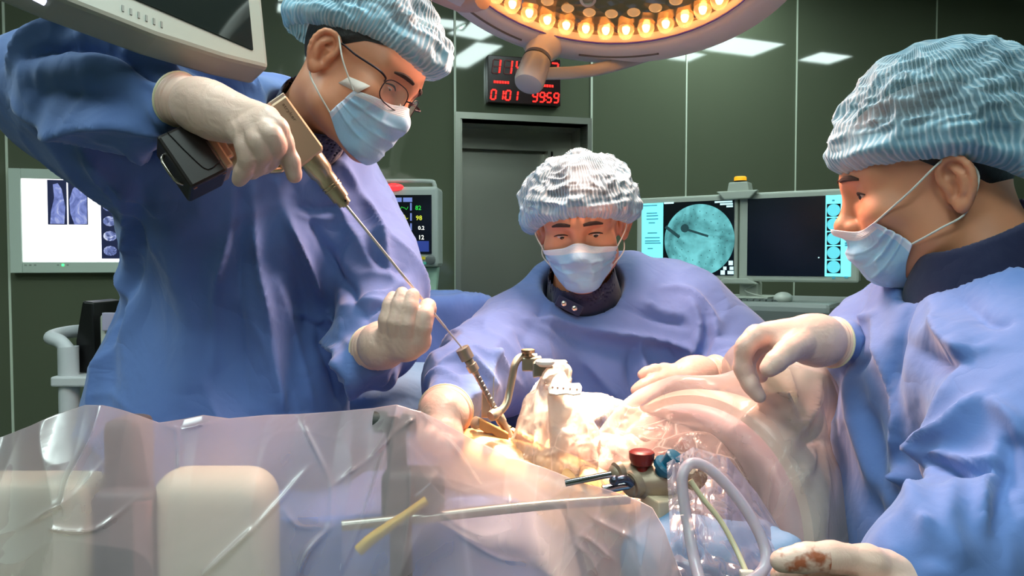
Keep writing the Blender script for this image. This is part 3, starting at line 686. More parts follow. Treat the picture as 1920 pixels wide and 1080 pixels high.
def snap(V, N, px, py, rad=7, off=0.0):
    """point of the surface V seen at a pixel (used to lay folds along the cloth)"""
    if not hasattr(snap, 'c') or snap.c[0] is not V: snap.c = (V, proj(V))
    x, y, d = snap.c[1]
    for r in (rad, rad * 3, rad * 8, rad * 30):
        m = ((x - px) ** 2 + (y - py) ** 2) < r * r
        if m.any(): i = np.nonzero(m)[0]; j = i[np.argmin(d[i])]; return P(px, py, d[j]) + N[j] * off
    return P(px, py, np.median(d))
def fold(D, V, pts, h, w, kind='ridge'):
    """adds a cloth fold to the displacement D along a 3D polyline: height h, half-width w (lists taper along it)"""
    pts = np.array(smooth_path(pts, 6)); best = np.full(len(V), 1e9); tt = np.zeros(len(V)); n = len(pts) - 1
    lo = pts.min(0) - 3 * np.max(w); hi = pts.max(0) + 3 * np.max(w); m = np.nonzero(((V > lo) & (V < hi)).all(1))[0]; v = V[m]; bd = np.full(len(m), 1e9); bt = np.zeros(len(m))
    for i in range(n):
        a, b = pts[i], pts[i + 1]; ba = b - a; t = np.clip(((v - a) @ ba) / (ba @ ba + 1e-12), 0, 1); d = np.linalg.norm(v - a - t[:, None] * ba, axis=1)
        q = d < bd; bd = np.where(q, d, bd); bt = np.where(q, (i + t) / n, bt)
    tp = np.sin(np.clip(bt * .94 + .03, 0, 1) * math.pi) ** .55; ww = np.interp(bt, np.linspace(0, 1, len(np.atleast_1d(w))), np.atleast_1d(w)); x = bd / ww
    prof = np.exp(-x * x * 1.4) if kind == 'soft' else np.exp(-x * 1.9)
    D[m] += 1.9 * h * prof * tp * (x < 3)
def folds(D, V, N, spec):
    for (pts, h, w) in spec: fold(D, V, [snap(V, N, *p) for p in pts], h, w, 'soft' if np.max(w) > .02 else 'ridge')

# ------------------------------------------------------------------ cloth, skin, glove, net and mask materials
def cloth(name, c, c2, rough=.75, bscale=1.0, trans=0):
    t = NT(name); v = t.coord('Object'); n = t.noise(v, 6, 3)
    t.ln(t.mixc(n.outputs[0], lin(c), lin(c2)), t.b.inputs['Base Color']); t.b.inputs['Roughness'].default_value = rough
    t.b.inputs['Specular IOR Level'].default_value = .25; t.b.inputs['Sheen Weight'].default_value = .25; t.b.inputs['Sheen Roughness'].default_value = .5
    w1 = t.noise(v, 8 * bscale, 3, .5, .6); w2 = t.noise(v, 700, 2); w3 = t.noise(v, 45 * bscale, 3, .5, 1.2)
    r = t.math('ABSOLUTE', t.math('SUBTRACT', w1.outputs[0], .5)); r3 = t.math('ABSOLUTE', t.math('SUBTRACT', w3.outputs[0], .5))
    b1 = t.bump(r, .5, .02); b3 = t.bump(r3, .10, .004, b1); t.ln(t.bump(w2.outputs[0], .12, .0005, b3), t.b.inputs['Normal'])
    return t.m
M_gown = cloth('blue nonwoven gown', (88, 116, 176), (98, 126, 186))
M_drapeb = cloth('blue surgical drape', (84, 110, 176), (94, 120, 186))
M_light = cloth('pale blue drape', (120, 160, 200), (132, 172, 210))
M_navy = cloth('navy collar cloth', (24, 30, 62), (32, 36, 70), .7)
def skin_mat(name, c):
    t = NT(name); v = t.coord('Object'); n = t.noise(v, 22, 3); n2 = t.noise(v, 300, 3)
    a = lin(c); t.ln(t.mixc(n.outputs[0], (a[0] * .86, a[1] * .80, a[2] * .78, 1), (min(1, a[0] * 1.1), a[1] * 1.08, a[2] * 1.05, 1)), t.b.inputs['Base Color'])
    t.b.inputs['Roughness'].default_value = .48; t.b.inputs['Subsurface Weight'].default_value = .12; t.b.inputs['Subsurface Scale'].default_value = .006
    t.b.inputs['Subsurface Radius'].default_value = (1, .35, .2); t.ln(t.bump(n2.outputs[0], .12, .0006), t.b.inputs['Normal']); return t.m
M_skin = skin_mat('skin', (212, 146, 112))
def glove_mat(name, c, spots=0):
    t = NT(name); v = t.coord('Object'); n = t.noise(v, 60, 4, .6, 1.5); n2 = t.noise(v, 160, 2, .5, 2.5)
    r = t.math('ABSOLUTE', t.math('SUBTRACT', n.outputs[0], .5)); col = t.mixc(n2.outputs[0], lin(c), tuple(x * .93 for x in lin(c)[:3]) + (1,))
    if spots:
        s = t.noise(v, spots, 3, .6); m_ = t.ramp(s.outputs[0], [(.50, (0, 0, 0)), (.62, (1, 1, 1))]); sx = t.add('ShaderNodeSeparateXYZ'); tc = t.add('ShaderNodeTexCoord'); t.ln(tc.outputs['Object'], sx.inputs[0])
        g_ = t.math('MULTIPLY', t.math('LESS_THAN', sx.outputs[0], -.375), m_); col = t.mixc(g_, col, lin((168, 92, 62)))
    t.ln(col, t.b.inputs['Base Color']); t.b.inputs['Roughness'].default_value = .42; t.b.inputs['Subsurface Weight'].default_value = .08; t.b.inputs['Subsurface Scale'].default_value = .004
    t.ln(t.bump(r, .22, .0035), t.b.inputs['Normal']); return t.m
M_glove = glove_mat('latex glove', (224, 189, 174)); M_gloveb = glove_mat('blood flecked latex glove', (224, 189, 174), 55)
def net_mat():
    """bouffant cap: pleated blue net, the hair shows through between the pleats. uv: u around/along the pleats"""
    t = NT('bouffant net'); tc = t.add('ShaderNodeTexCoord'); sx = t.add('ShaderNodeSeparateXYZ'); t.ln(tc.outputs['UV'], sx.inputs[0]); v = t.coord('Object')
    nn = t.noise(v, 16, 3, .5, .4); nn2 = t.noise(v, 400, 2); n3 = t.noise(v, 9, 2)
    ph = t.math('ADD', t.math('MULTIPLY', sx.outputs[0], 2 * math.pi * 100), t.math('MULTIPLY', nn.outputs[0], 20))
    w = t.math('ADD', t.math('MULTIPLY', t.math('SINE', ph), .5), .5); w = t.math('POWER', w, 2.2)
    edge = t.ramp(sx.outputs[1], [(.0, (1, 1, 1)), (.13, (1, 1, 1)), (.26, (0, 0, 0))])
    pt = t.ramp(n3.outputs[0], [(.42, (0, 0, 0)), (.62, (1, 1, 1))])
    al = t.math('ADD', t.math('ADD', t.math('MULTIPLY', w, .28), .11), t.math('MULTIPLY', nn2.outputs[0], .14)); al = t.math('ADD', al, t.math('MULTIPLY', edge, .42)); al = t.math('ADD', al, t.math('MULTIPLY', pt, .14), clamp=True)
    geo = t.add('ShaderNodeLayerWeight'); geo.inputs[0].default_value = .35; al = t.math('ADD', al, t.math('MULTIPLY', geo.outputs['Facing'], .50), clamp=True)
    t.ln(al, t.b.inputs['Alpha']); t.ln(t.mixc(w, lin((134, 180, 204)), lin((182, 202, 214))), t.b.inputs['Base Color']); t.b.inputs['Roughness'].default_value = .6
    t.b.inputs['Specular IOR Level'].default_value = .2; t.ln(t.bump(w, .5, .002), t.b.inputs['Normal']); return t.m
M_net = net_mat()
def mask_mat():
    t = NT('pleated face mask'); tc = t.add('ShaderNodeTexCoord'); sx = t.add('ShaderNodeSeparateXYZ'); t.ln(tc.outputs['UV'], sx.inputs[0]); v = t.coord('Object')
    band = t.ramp(sx.outputs[1], [(.0, lin((160, 198, 228))), (.855, lin((166, 202, 230))), (.865, lin((222, 222, 230))), (1, lin((226, 228, 236)))])
    ed = t.math('GREATER_THAN', t.math('ABSOLUTE', t.math('SUBTRACT', sx.outputs[0], .5)), .462)
    t.ln(t.mixc(ed, band, lin((206, 214, 234))), t.b.inputs['Base Color']); t.b.inputs['Roughness'].default_value = .7; t.b.inputs['Specular IOR Level'].default_value = .2
    st = t.math('SINE', t.math('MULTIPLY', sx.outputs[1], 260)); st2 = t.math('MULTIPLY', st, t.math('GREATER_THAN', sx.outputs[1], .86)); n = t.noise(v, 30, 3, .5, 1)
    t.ln(t.bump(n.outputs[0], .35, .006, t.bump(st2, .3, .0006)), t.b.inputs['Normal']); t.b.inputs['Subsurface Weight'].default_value = .1; t.b.inputs['Subsurface Scale'].default_value = .01; return t.m
M_mask = mask_mat(); M_loop = mat('white ear loop', (206, 202, 194), .6); M_hair = mat('short black hair', (20, 18, 18), .55, bump=(160, .6, .002)); M_eye = mat('eyeball', (214, 204, 196), .12); M_iris = mat('dark iris', (26, 14, 10), .08)
M_brow = mat('eyebrow hair', (52, 34, 28), .85)

# ------------------------------------------------------------------ head in its own frame: x = person's right, y = forward, z = up, origin between the ears at eye height
def head_prims(blink=.5, slim=1.0, chin=0.0):
    L = []; u = lambda p, k=.012, m='u': L.append((p, m, k))
    u(ell((0, -.014, .030), (.077, .097, .088))); u(ell((0, .030, .030), (.064, .056, .058)), .03)
    u(ell((0, .024, -.046), (.060 * slim, .060, .070)), .03); u(ell((0, .068 - chin, -.098), (.022, .017, .016)), .035)
    for s in (1, -1):
        u(ell((s * .046 * slim, .004, -.062), (.018, .024, .026)), .035); u(capsule((s * .050 * slim, .0, -.078), (s * .012, .068 - chin, -.108), .012, .010), .03)
        u(ell((s * .046, .058, -.030), (.022, .020, .017)), .03); u(capsule((s * .050, .060, .020), (s * .010, .081, .015), .009, .010), .02)
        u(ell((s * .032, .090, -.004), (.019, .012, .0125)), .014, 's')
    u(capsule((0, .080, .010), (0, .098, -.034), .0075, .0098), .014); u(ell((0, .101, -.040), (.0125, .0125, .011)), .010)
    for s in (1, -1):
        u(ell((s * .0135, .091, -.043), (.008, .010, .008)), .007); u(ell((s * .0065, .097, -.0515), (.0038, .0055, .004)), .004, 's')
    u(ell((0, .078 - chin * .5, -.060), (.028, .016, .012)), .02); u(capsule((-.020, .084, -.0735), (.020, .084, -.0735), .0048, .0048), .008); u(capsule((-.017, .084, -.082), (.017, .084, -.082), .0056, .0056), .008)
    for s in (1, -1):
        u(ell((s * .032, .0655, -.002), (.0155, .0150, .0140)), .004)
        op_ = .0012 + .0022 * (1 - min(blink, 1)); u(capsule((s * .0215, .0815, -.003 - .003 * blink), (s * .0425, .0765, -.0025 - .003 * blink), op_ + .001, op_), .0016, 's')   # lid opening
        u(capsule((s * .018, .0795, .0062), (s * .046, .073, .005), .0026, .0020), .005)                         # upper lid fold
        u(capsule((s * .020, .078, -.0155), (s * .044, .0725, -.015), .002, .0015), .010)                     # lower lid bag
    for s in (1, -1):    # ears
        er = np.array([unit([s * .86, .50, 0]), unit([-s * .50, .86, 0]), [0, 0, 1.]]); o = np.array([s * .079, -.022, -.014])
        q = lambda a, b, c: o + er[0] * a + er[1] * b + er[2] * c
        u(flatcap(q(.004, -.002, -.012), q(.006, -.004, .012), .0145, .019, .32, er[0]), .004); u(ell(q(-.008, .008, -.004), (.008, .012, .02)), .012)
        u(ell(q(.011, .003, -.006), (.007, .0085, .0135), er), .004, 's'); u(ell(q(.010, .002, .014), (.005, .010, .006), er), .005, 's')
        hx = [q(.008, .012, -.002), q(.010, .016, .010), q(.012, .013, .024), q(.013, .001, .031), q(.014, -.013, .027), q(.013, -.020, .012), q(.011, -.019, -.005), q(.008, -.013, -.018), q(.006, -.006, -.027)]
        hp = smooth_path(hx, 2)
        for i in range(len(hp) - 1): u(capsule(hp[i], hp[i + 1], .0036, .0036), .0035)
        ah = smooth_path([q(.010, -.001, .018), q(.012, -.009, .010), q(.011, -.010, -.002), q(.009, -.005, -.013)], 2)
        for i in range(len(ah) - 1): u(capsule(ah[i], ah[i + 1], .0030, .0030), .004)
        u(ell(q(.006, -.001, -.026), (.0055, .0085, .0095), er), .006); u(ell(q(.006, .010, -.006), (.004, .004, .006), er), .004)
    return L
def eval_pts(L, Pt):
    X, Y, Z = Pt[:, 0], Pt[:, 1], Pt[:, 2]; A = np.full(len(Pt), 1.0)
    for p, m, k in L: A = comb(A, p[0](X, Y, Z), m, k)
    return A
class Head:
    """frame: origin o, forward f, up u (world)"""
    def __init__(s, o, f, up, scale=1.0, blink=.5, slim=1.0, chin=0.0):
        s.o = np.asarray(o, float); f = unit(f); up = unit(np.asarray(up) - f * (np.asarray(up) @ f)); s.R = np.array([np.cross(f, up), f, up]); s.sc = scale; s.L = head_prims(blink, slim, chin)
    def w(s, p): return s.o + (np.asarray(p) @ s.R) * s.sc
    def l(s, p): return ((np.asarray(p) - s.o) @ s.R.T) / s.sc
def make_head_mesh(H, neck_pts, neck_r, h=.0019):
    f = Field((-.11, -.125, -.19), (.11, .125, .135), h)
    for p, m, k in H.L: f.op(p, m, k)
    pts = [H.l(q) if isinstance(q, np.ndarray) else np.array(q, float) for q in neck_pts]
    for i in range(len(pts) - 1): f.op(capsule(pts[i], pts[i + 1], neck_r[i], neck_r[i + 1]), 'u', .022)
    V, F = f.mesh(); V = relax(V, F, 1, .4); return H.w(V), F
def merge(parts):
    V = []; F = []; n = 0
    for v, f in parts: V.append(v); F.append(f + n); n += len(v)
    return np.concatenate(V), np.concatenate(F)
def make_cap(H, par, front_z, back_z, puff, seed, crown=(0, -.02, .045), tilt=0, droop=None, side_z=.006):
    """pleated bouffant cap around the skull; brim from front_z (forehead) to back_z (nape) in head units"""
    nu, nv = 400, 90; th = np.linspace(0, 2 * math.pi, nu, endpoint=False); V = []; UV = []
    c = np.array(crown)
    T = th[None, :] * np.ones((nv, 1)); vv = np.linspace(0, 1, nv)[:, None] * np.ones((1, nu))
    fr = np.cos(T)                                            # 1 at the front
    zb = front_z * (fr * .5 + .5) + back_z * (.5 - fr * .5)
    side = np.abs(np.sin(T)); zb = zb + side_z * side
    ph0 = np.arctan2(zb - c[2], .105); ph = ph0 + (math.pi / 2 - ph0) * np.minimum(vv * 1.0, 1) ** .92
    dirx, diry, dirz = np.cos(ph) * np.sin(T), np.cos(ph) * np.cos(T), np.sin(ph)
    rx, ry, rz = puff[0], puff[1], puff[2]
    r = 1 / np.sqrt((dirx / rx) ** 2 + (diry / np.where(diry > 0, ry, puff[3])) ** 2 + (dirz / np.where(dirz > 0, rz, .10)) ** 2)
    k = np.clip(1 - vv / .10, 0, 1)                             # gathered brim is drawn in to the head
    base = 1 / np.sqrt((dirx / .0815) ** 2 + (diry / .1045) ** 2 + (dirz / .12) ** 2)
    kk = np.sin(np.clip(vv / .10, 0, 1) * math.pi / 2) ** .8
    r = base * 1.01 * (1 - kk) + r * kk
    q = np.stack([dirx, diry, dirz], -1).reshape(-1, 3)
    nz = vnoise(q * 3.1 + 7, seed).reshape(r.shape) * .0085 + (.5 - np.abs(vnoise(q * 5.5 + 3, seed + 1)).reshape(r.shape)) * .010 + (.5 - np.abs(vnoise(q * np.array([3, 3, 13.]) + 3, seed + 5)).reshape(r.shape)) * .006
    ple = np.sin(T * 96 + 3 * vnoise(q * 4, seed + 3).reshape(r.shape)) * (.0013 * np.exp(-vv / .10) + .00025)
    r = r + nz * np.clip(vv * 6, 0, 1) + ple + .0035 * np.exp(-(vv / .03) ** 2) * (1 + .8 * np.sin(T * 31 + 2 * np.sin(T * 5)))
    X = np.stack([dirx * r, diry * r, dirz * r], -1) + c
    if droop is not None:
        for (dx, dy, dz, rad, ox, oy, oz) in droop:
            w = np.exp(-((X[..., 0] - dx) ** 2 + (X[..., 1] - dy) ** 2 + (X[..., 2] - dz) ** 2) / rad ** 2)[..., None]; X = X + w * np.array([ox, oy, oz])
    V = H.w(X.reshape(-1, 3)); UV = np.stack([(T / (2 * math.pi)), vv], -1).reshape(-1, 2)
    i, j = np.meshgrid(np.arange(nv - 1), np.arange(nu), indexing='ij'); i = i.ravel(); j = j.ravel(); j2 = (j + 1) % nu
    F = np.stack([i * nu + j, i * nu + j2, (i + 1) * nu + j2, (i + 1) * nu + j], 1)
    UV[:, 0] = np.abs(UV[:, 0] - .5) * 2 if False else UV[:, 0]
    o = mesh_obj('bouffant_cap', V, F, M_net, par, True, uv=UV); return o
def make_hair(H, par, zf, zb, grow=.004):
    """close cut hair: skull shell above a hair line"""
    nu, nv = 120, 40; T = np.linspace(0, 2 * math.pi, nu, endpoint=False)[None, :] * np.ones((nv, 1)); vv = np.linspace(0, 1, nv)[:, None] * np.ones((1, nu)); fr = np.cos(T)
    ad = np.degrees(np.arccos(np.clip(fr, -1, 1))); zz = np.interp(ad, [0, 40, 62, 80, 92, 108, 130, 180], [zf, zf - .002, zf - .012, .012, -.002, .010, zb * .75, zb])
    c = np.array((0, -.014, .02)); ph0 = np.arctan2(zz - c[2], .09); ph = ph0 + (math.pi / 2 - ph0) * vv
    d = np.stack([np.cos(ph) * np.sin(T), np.cos(ph) * np.cos(T), np.sin(ph)], -1).reshape(-1, 3); r = np.full(len(d), .16)
    Lh = [p for p in H.L[:4]]
    for _ in range(14): r -= eval_pts(Lh, c + d * r[:, None]) * .9
    r = r + grow * np.clip(vv.ravel() * 12, 0.15, 1); V = H.w(c + d * r[:, None])
    i, j = np.meshgrid(np.arange(nv - 1), np.arange(nu), indexing='ij'); i = i.ravel(); j = j.ravel(); j2 = (j + 1) % nu
    return mesh_obj('hair', V, np.stack([i * nu + j, i * nu + j2, (i + 1) * nu + j2, (i + 1) * nu + j], 1), M_hair, par, True)
def make_mask(H, par, top=-.020, bot=-.118, half_a=1.12, seed=1, bulge=.006, tape=False, cut=.55, skew=0.0, zside=.034, tside=-.010, pinch=.14):
    nu, nv = 72, 64; a = np.linspace(-half_a, half_a, nu)[None, :] * np.ones((nv, 1)); v = np.linspace(0, 1, nv)[:, None] * np.ones((1, nu)); s = a / half_a; a = a * (1 + skew * (.5 - v))
    sa = np.abs(s)
    ztop = top + tside * sa ** 2 + .012 * np.exp(-(a / .22) ** 2) - .006; zbot = bot + zside * sa ** 2.0
    pin = 1 - np.clip((sa - cut) / (1 - cut), 0, 1) ** 1.5 * pinch
    zm = (ztop + zbot) / 2; z = zm + (v - .5) * (ztop - zbot) * pin
    c0 = np.array([0, .0, 0]); d = np.stack([np.sin(a), np.cos(a), 0 * a], -1).reshape(-1, 3)
    org = np.stack([0 * a, 0 * a + .005, z], -1).reshape(-1, 3); r = np.full(len(d), .15)
    for _ in range(16): r -= np.clip(eval_pts(H.L, org + d * r[:, None]), -.02, .05) * .9
    r = np.clip(r, .02, .14).reshape(nv, nu)
    # bridge hollows: the cloth is taut
    R2 = r.copy()
    for _ in range(60):
        av = R2.copy(); av[1:-1] = (R2[:-2] + R2[2:]) / 2; av[:, 1:-1] = av[:, 1:-1] * .5 + (R2[:, :-2] + R2[:, 2:]) * .25
        R2 = np.maximum(r, av * 1.0)
    R2 = R2 + .0035 + bulge * np.sin(np.clip(v, 0, 1) * math.pi) * (1 - sa ** 2)
    t = v * 0
    for pc in (.30, .48, .66):
        x = (v - pc + .03 * (1 - sa ** 2) * (1 if pc < .5 else -.3)) / .045; t = t + np.where(x > 0, np.exp(-x * 1.1), np.exp(x * 4)) * .0028 * (.35 + .65 * sa)
    q = np.stack([s * 2.2, v * 3, 0 * v], -1).reshape(-1, 3); cr = (.35 - np.abs(vnoise(q * 1.6 + 2.2, seed))).reshape(r.shape) * .006 * np.clip((1 - v) * 3, 0, 1)
    R2 = R2 + t + cr
    X = org + d * R2.reshape(-1)[:, None]; V = H.w(X)
    i, j = np.meshgrid(np.arange(nv - 1), np.arange(nu - 1), indexing='ij'); i = i.ravel(); j = j.ravel()
    o = mesh_obj('face_mask', V, np.stack([i * nu + j, (i + 1) * nu + j, (i + 1) * nu + j + 1, i * nu + j + 1], 1), M_mask, par, True, uv=np.stack([(s + 1) / 2, v], -1).reshape(-1, 2)); solid(o, .0012)
    Xr = X.reshape(nv, nu, 3)
    for sd, jj in ((-1, 0), (1, nu - 1)):
        sx = 1 if Xr[0, jj, 0] > 0 else -1; ear_t = np.array([sx * .088, -.010, .018]); ear_b = np.array([sx * .083, -.024, -.048]); bk = np.array([sx * .079, -.044, -.010]); e3 = np.array([sx * .080, -.030, .016])
        md = lambda A_, B_: (A_ + B_) / 2 + np.array([sx * .010, 0, 0])
        g = G(); g.tube([H.w(p) for p in (Xr[-2, jj], md(Xr[-2, jj], ear_t), ear_t, e3, bk, ear_b, md(ear_b, Xr[1, jj]), Xr[1, jj])], .0013 * H.sc, 8, 6); g.build('ear_loop', M_loop, o, True)
    return o, Xr
def front_skin(H, x, z):
    y = .14; 
    for _ in range(24): y -= float(eval_pts(H.L, np.array([[x, y, z]]))[0]) * .75
    return np.array([x, y, z])
def make_eyes(H, par, look=(0, .9, -.35), brows=True, blink=.5):
    for s in (1, -1):
        c = np.array([s * .032, .0668, -.003]); g = G(); g.sphere(H.w(c), .0128 * H.sc, 14); e = g.build('eye', M_eye, par, True)
        l = unit(np.array(look, float)) @ H.R; g = G(); g.sphere(H.w(c) + l * .0078 * H.sc, .0066 * H.sc, 10); g.build('iris', M_iris, e, True)
        if brows:
            pts = [front_skin(H, s * x, z) for x, z in ((.012, .0205), (.024, .0215), (.036, .0205), (.048, .0165))]
            g = G(); g.tube([H.w(p) for p in pts], [.0026, .0042, .0040, .0016], 8); g.build('eyebrow', M_brow, par, True)
        pts = [front_skin(H, s * x, z) + np.array([0, .0004, 0]) for x, z in ((.0195, -.0015 - .003 * blink), (.026, .0012 - .004 * blink), (.033, .0018 - .004 * blink), (.040, .0008 - .004 * blink), (.0465, -.002 - .004 * blink))]
        g = G(); g.tube([H.w(p) for p in pts], [.0008, .0014, .0017, .0015, .0009], 6); g.build('eyelash', M_brow, par, True)

# ------------------------------------------------------------------ gloved hands
def glove(par, fingers, palm, wrist, cuff, m, name='glove', h=.0018, ring=True, flat=None, pk=.014):
    """fingers: lists of points + radii; palm: list of capsules; wrist: polyline with radii"""
    al = np.concatenate([np.array(q) for q, _ in fingers] + [np.array([c[0], c[1]]) for c in palm] + [np.array(wrist[0])])
    f = Field(al.min(0) - .045, al.max(0) + .045, h)
    for c in palm: f.op(capsule(*c), 'u', pk)
    limb(f, wrist[0], wrist[1], .014)
    for q, r in fingers:
        q = [np.asarray(p, float) for p in q]
        q2 = smooth_path(q, 3); r2 = np.interp(np.linspace(0, 1, len(q2)), np.linspace(0, 1, len(r)), r)
        t_ = Field.__new__(Field); t_.lo, t_.h, t_.ax = f.lo, f.h, f.ax; t_.F = np.full_like(f.F, 1.0)
        for i in range(len(q2) - 1): t_.op(capsule(q2[i], q2[i + 1], r2[i] * .96, r2[i + 1] * .96), 'u', .004)
        for i in range(1, len(q) - 1): t_.op(ell(q[i], np.full(3, np.interp(i / (len(q) - 1), np.linspace(0, 1, len(r)), r) * 1.03)), 'u', .006)
        kx_ = np.sqrt((f.ax[0][:, None, None] - q[0][0]) ** 2 + (f.ax[1][None, :, None] - q[0][1]) ** 2 + (f.ax[2][None, None, :] - q[0][2]) ** 2)
        f.F = comb(f.F, t_.F, 'u', np.clip(.014 - .6 * np.maximum(kx_ - .008, 0), .0012, .014))
    V, F = f.mesh(); N = normals(V, F); wq = V * 95 + 2.5 * np.stack([vnoise(V * 40, 1), vnoise(V * 40, 2), vnoise(V * 40, 3)], 1); V = V + N * ((.4 - np.abs(vnoise(wq, 7))) * .0006)[:, None]; V = relax(V, F, 1, .3)
    o = mesh_obj(name, V, F, m, par, True)
    if ring:
        a, b, r = cuff; a = np.asarray(a); b = np.asarray(b); g = G(); L = np.linalg.norm(b - a)
        pr = []
        for i in range(31):
            t = i / 30; pr.append((L * t, r[0] + (r[1] - r[0]) * t + .0011 * math.sin(i * 2.3) * (t < .9) + (.0018 if t > .93 else 0)))
        pr.append((L * 1.005, r[1] - .002)); g.lathe(a, b - a, pr, 56); c_ = g.build('cuff', m, o, True)
        g = G(); e = unit(b - a); x1 = unit(np.cross(e, [.2, .1, 1])); x2 = np.cross(e, x1); g.tube([b + (x1 * math.cos(t) + x2 * math.sin(t)) * (r[1] + .001) for t in np.linspace(0, 2 * math.pi, 33)], .0022, 8, 1, False); g.build('cuff_bead', mat('cream latex bead', (222, 212, 176), .45), c_, True)
    return o, V

# ================================================================== LEFT SURGEON
def ddir(x, y, z): return AX * x + AF * y + AU * z        # image right, away from the camera, image up
def gown_finish(name, f, spec, m, par, noise_amp, seed, stretch=(1, 1, .35), cutz=None, extra=None):
    V, F = f.mesh(); N = normals(V, F); D = np.zeros(len(V))
    q = V * np.array(stretch) * 6.5
    warp = np.stack([vnoise(V * 4 + 5, seed + 3), vnoise(V * 4 + 9, seed + 4), vnoise(V * 4, seed + 5)], 1) * .8
    n1 = 1 - np.abs(vnoise(q + warp, seed)) * 2; n2 = 1 - np.abs(vnoise(q * 2.3 + warp * 1.7, seed + 1)) * 2
    D += noise_amp * ((np.clip(n1, -1, 1) * .5 + .5) ** 2.4 * 2.2 + (np.clip(n2, -1, 1) * .5 + .5) ** 2.4 * .7 - 1)
    folds(D, V, N, spec)
    if extra is not None: extra(D, V, N)
    V = V + N * D[:, None]; V = relax(V, F, 1, .3)
    return mesh_obj(name, V, F, m, par, True), V, F, N
def head_at(local, world, f, up, **kw):
    H = Head((0, 0, 0), f, up, **kw); H.o = np.asarray(world, float) - H.w(local); return H
def body_lower(feet, hip, chest, r):
    """hidden legs and trunk that carry the figure under its gown"""
    f = Field(np.minimum.reduce([np.array(hip), np.array(chest)] + [np.array(q) for q in feet]) - .22, np.maximum.reduce([np.array(hip), np.array(chest)] + [np.array(q) for q in feet]) + .22, .016)
    f.op(capsule(hip, chest, r, r * .9)); 
    for q in feet:
        kn = (np.array(hip) * .5 + np.array(q) * .5); limb(f, [np.array(hip) + (np.array(q) - hip) * np.array([.8, .8, .08]), kn, np.array(q) + [0, 0, .06]], [.085, .06, .045], .04)
    return f.mesh()
def shoes(par, feet, dirv):
    for q in feet:
        q = np.array(q); d = unit([dirv[0], dirv[1], 0]); f = Field(q - .2, q + .2, .006)
        f.op(capsule(q - d * .05 + [0, 0, .045], q + d * .11 + [0, 0, .035], .042, .036)); f.op(capsule(q + [0, 0, .06], q + [0, 0, .10], .05, .05), 'u', .03); f.op(half((0, 0, -1), -.0), 'i', .004)
        V, F = f.mesh(); mesh_obj('shoe', V, F, mat('white clog', (200, 204, 206), .5), par, True)

# ---------------------------------------------------------------- left surgeon
LSf, LSu = ddir(.81, -.27, -.50), ddir(.46, .0, .86)
HL = head_at((.079, -.022, -.014), P(607, 99, 1.12), LSf, LSu, blink=1.2)
neckL = P(560, 300, 1.30)
ft = [P(380, 2000, 1.4) * [1, 1, 0], P(520, 2000, 1.55) * [1, 1, 0]]
pL = thing('person', 'person with glasses and raised elbow holding the power drill at left', 'person', [P(460, 800, 1.42)[0], P(460, 800, 1.42)[1], 0])
chL = P(500, 420, 1.40); hipL = np.array([P(430, 700, 1.42)[0], P(430, 700, 1.42)[1], .88])
VF = make_head_mesh(HL, [(0, -.030, -.055), P(575, 245, 1.26), neckL], [.057, .058, .066])
body = mesh_obj('body', *merge([VF, body_lower(ft, hipL, chL, .10)]), M_skin, pL, True)
shoes(pL, ft, (1, -.1))
make_hair(HL, pL, .045, -.062); make_eyes(HL, pL, (.15, .8, -.7), True)
make_cap(HL, pL, .050, -.004, (.102, .138, .112, .112), 3, crown=(0, -.012, .035), droop=[(.03, .12, .03, .06, .0, .012, -.016), (.05, -.10, .03, .05, .01, -.03, -.012)])
mk, Xr = make_mask(HL, pL, top=-.020, bot=-.124, seed=4, half_a=1.10, skew=.18)
# white tape across the mask edge and the cheek
nv_, nu_ = Xr.shape[:2]; jj = 8 if Xr[0, 8, 0] > 0 else nu_ - 9
tp = []; 
for (jy, jz) in ((.072, -.008), (.050, -.022), (.034, -.038)): 
    o_ = np.array([.0, jy, jz]); 
def on_skin(H, y, z, side=1, off=.0012):
    r = .12
    p = np.array([[0, y, z]]); 
    for _ in range(20): r -= float(eval_pts(H.L, p + np.array([[side * r, 0, 0]]))[0]) * .8
    return np.array([side * (r + off), y, z])
tv_ = []; 
for a in np.linspace(0, 1, 7):
    for b in (0, 1): 
        y_ = .070 - .040 * a - .010 * b; z_ = -.022 - .003 * a - .018 * b * (1 - .1 * a); q_ = on_skin(HL, y_, z_); q_[0] += .0055 * max(0, 1 - a * 2.2); tv_.append(HL.w(q_))
tape = mesh_obj('tape', np.array(tv_), [(2 * i, 2 * i + 1, 2 * i + 3, 2 * i + 2) for i in range(6)], mat('white surgical tape', (222, 208, 200), .7), mk, True); solid(tape, .0006, 1)
# glasses
M_rim = mat('dark metal rim', (40, 26, 34), .3, .6); M_len = None
t = NT('spectacle lens'); t.b.inputs['Base Color'].default_value = (1, 1, 1, 1); t.b.inputs['Roughness'].default_value = .02; t.b.inputs['Alpha'].default_value = .10; M_len = t.m
def gp(x, z, y=None): return HL.w((x, (.100 - abs(x) * .16 - max(0, abs(x) - .03) * .35) if y is None else y, z - .012))
gg_ = G(); lens_pts = []
for s in (1, -1):
    cx = s * .034; pts = [gp(cx + .0255 * s * math.copysign(abs(math.cos(a)) ** .7, math.cos(a)), .0 + .0185 * math.copysign(abs(math.sin(a)) ** .7, math.sin(a))) for a in np.linspace(0, 2 * math.pi, 37)]
    gg_.tube(pts, .0009, 8, 1, False); lens_pts.append([gp(cx, 0)] + pts[:-1])
gg_.tube([gp(.0095, .004), gp(.0, .008, .1065), gp(-.0095, .004)], .0011, 8)
gl = gg_.build('glasses', M_rim, pL, True)
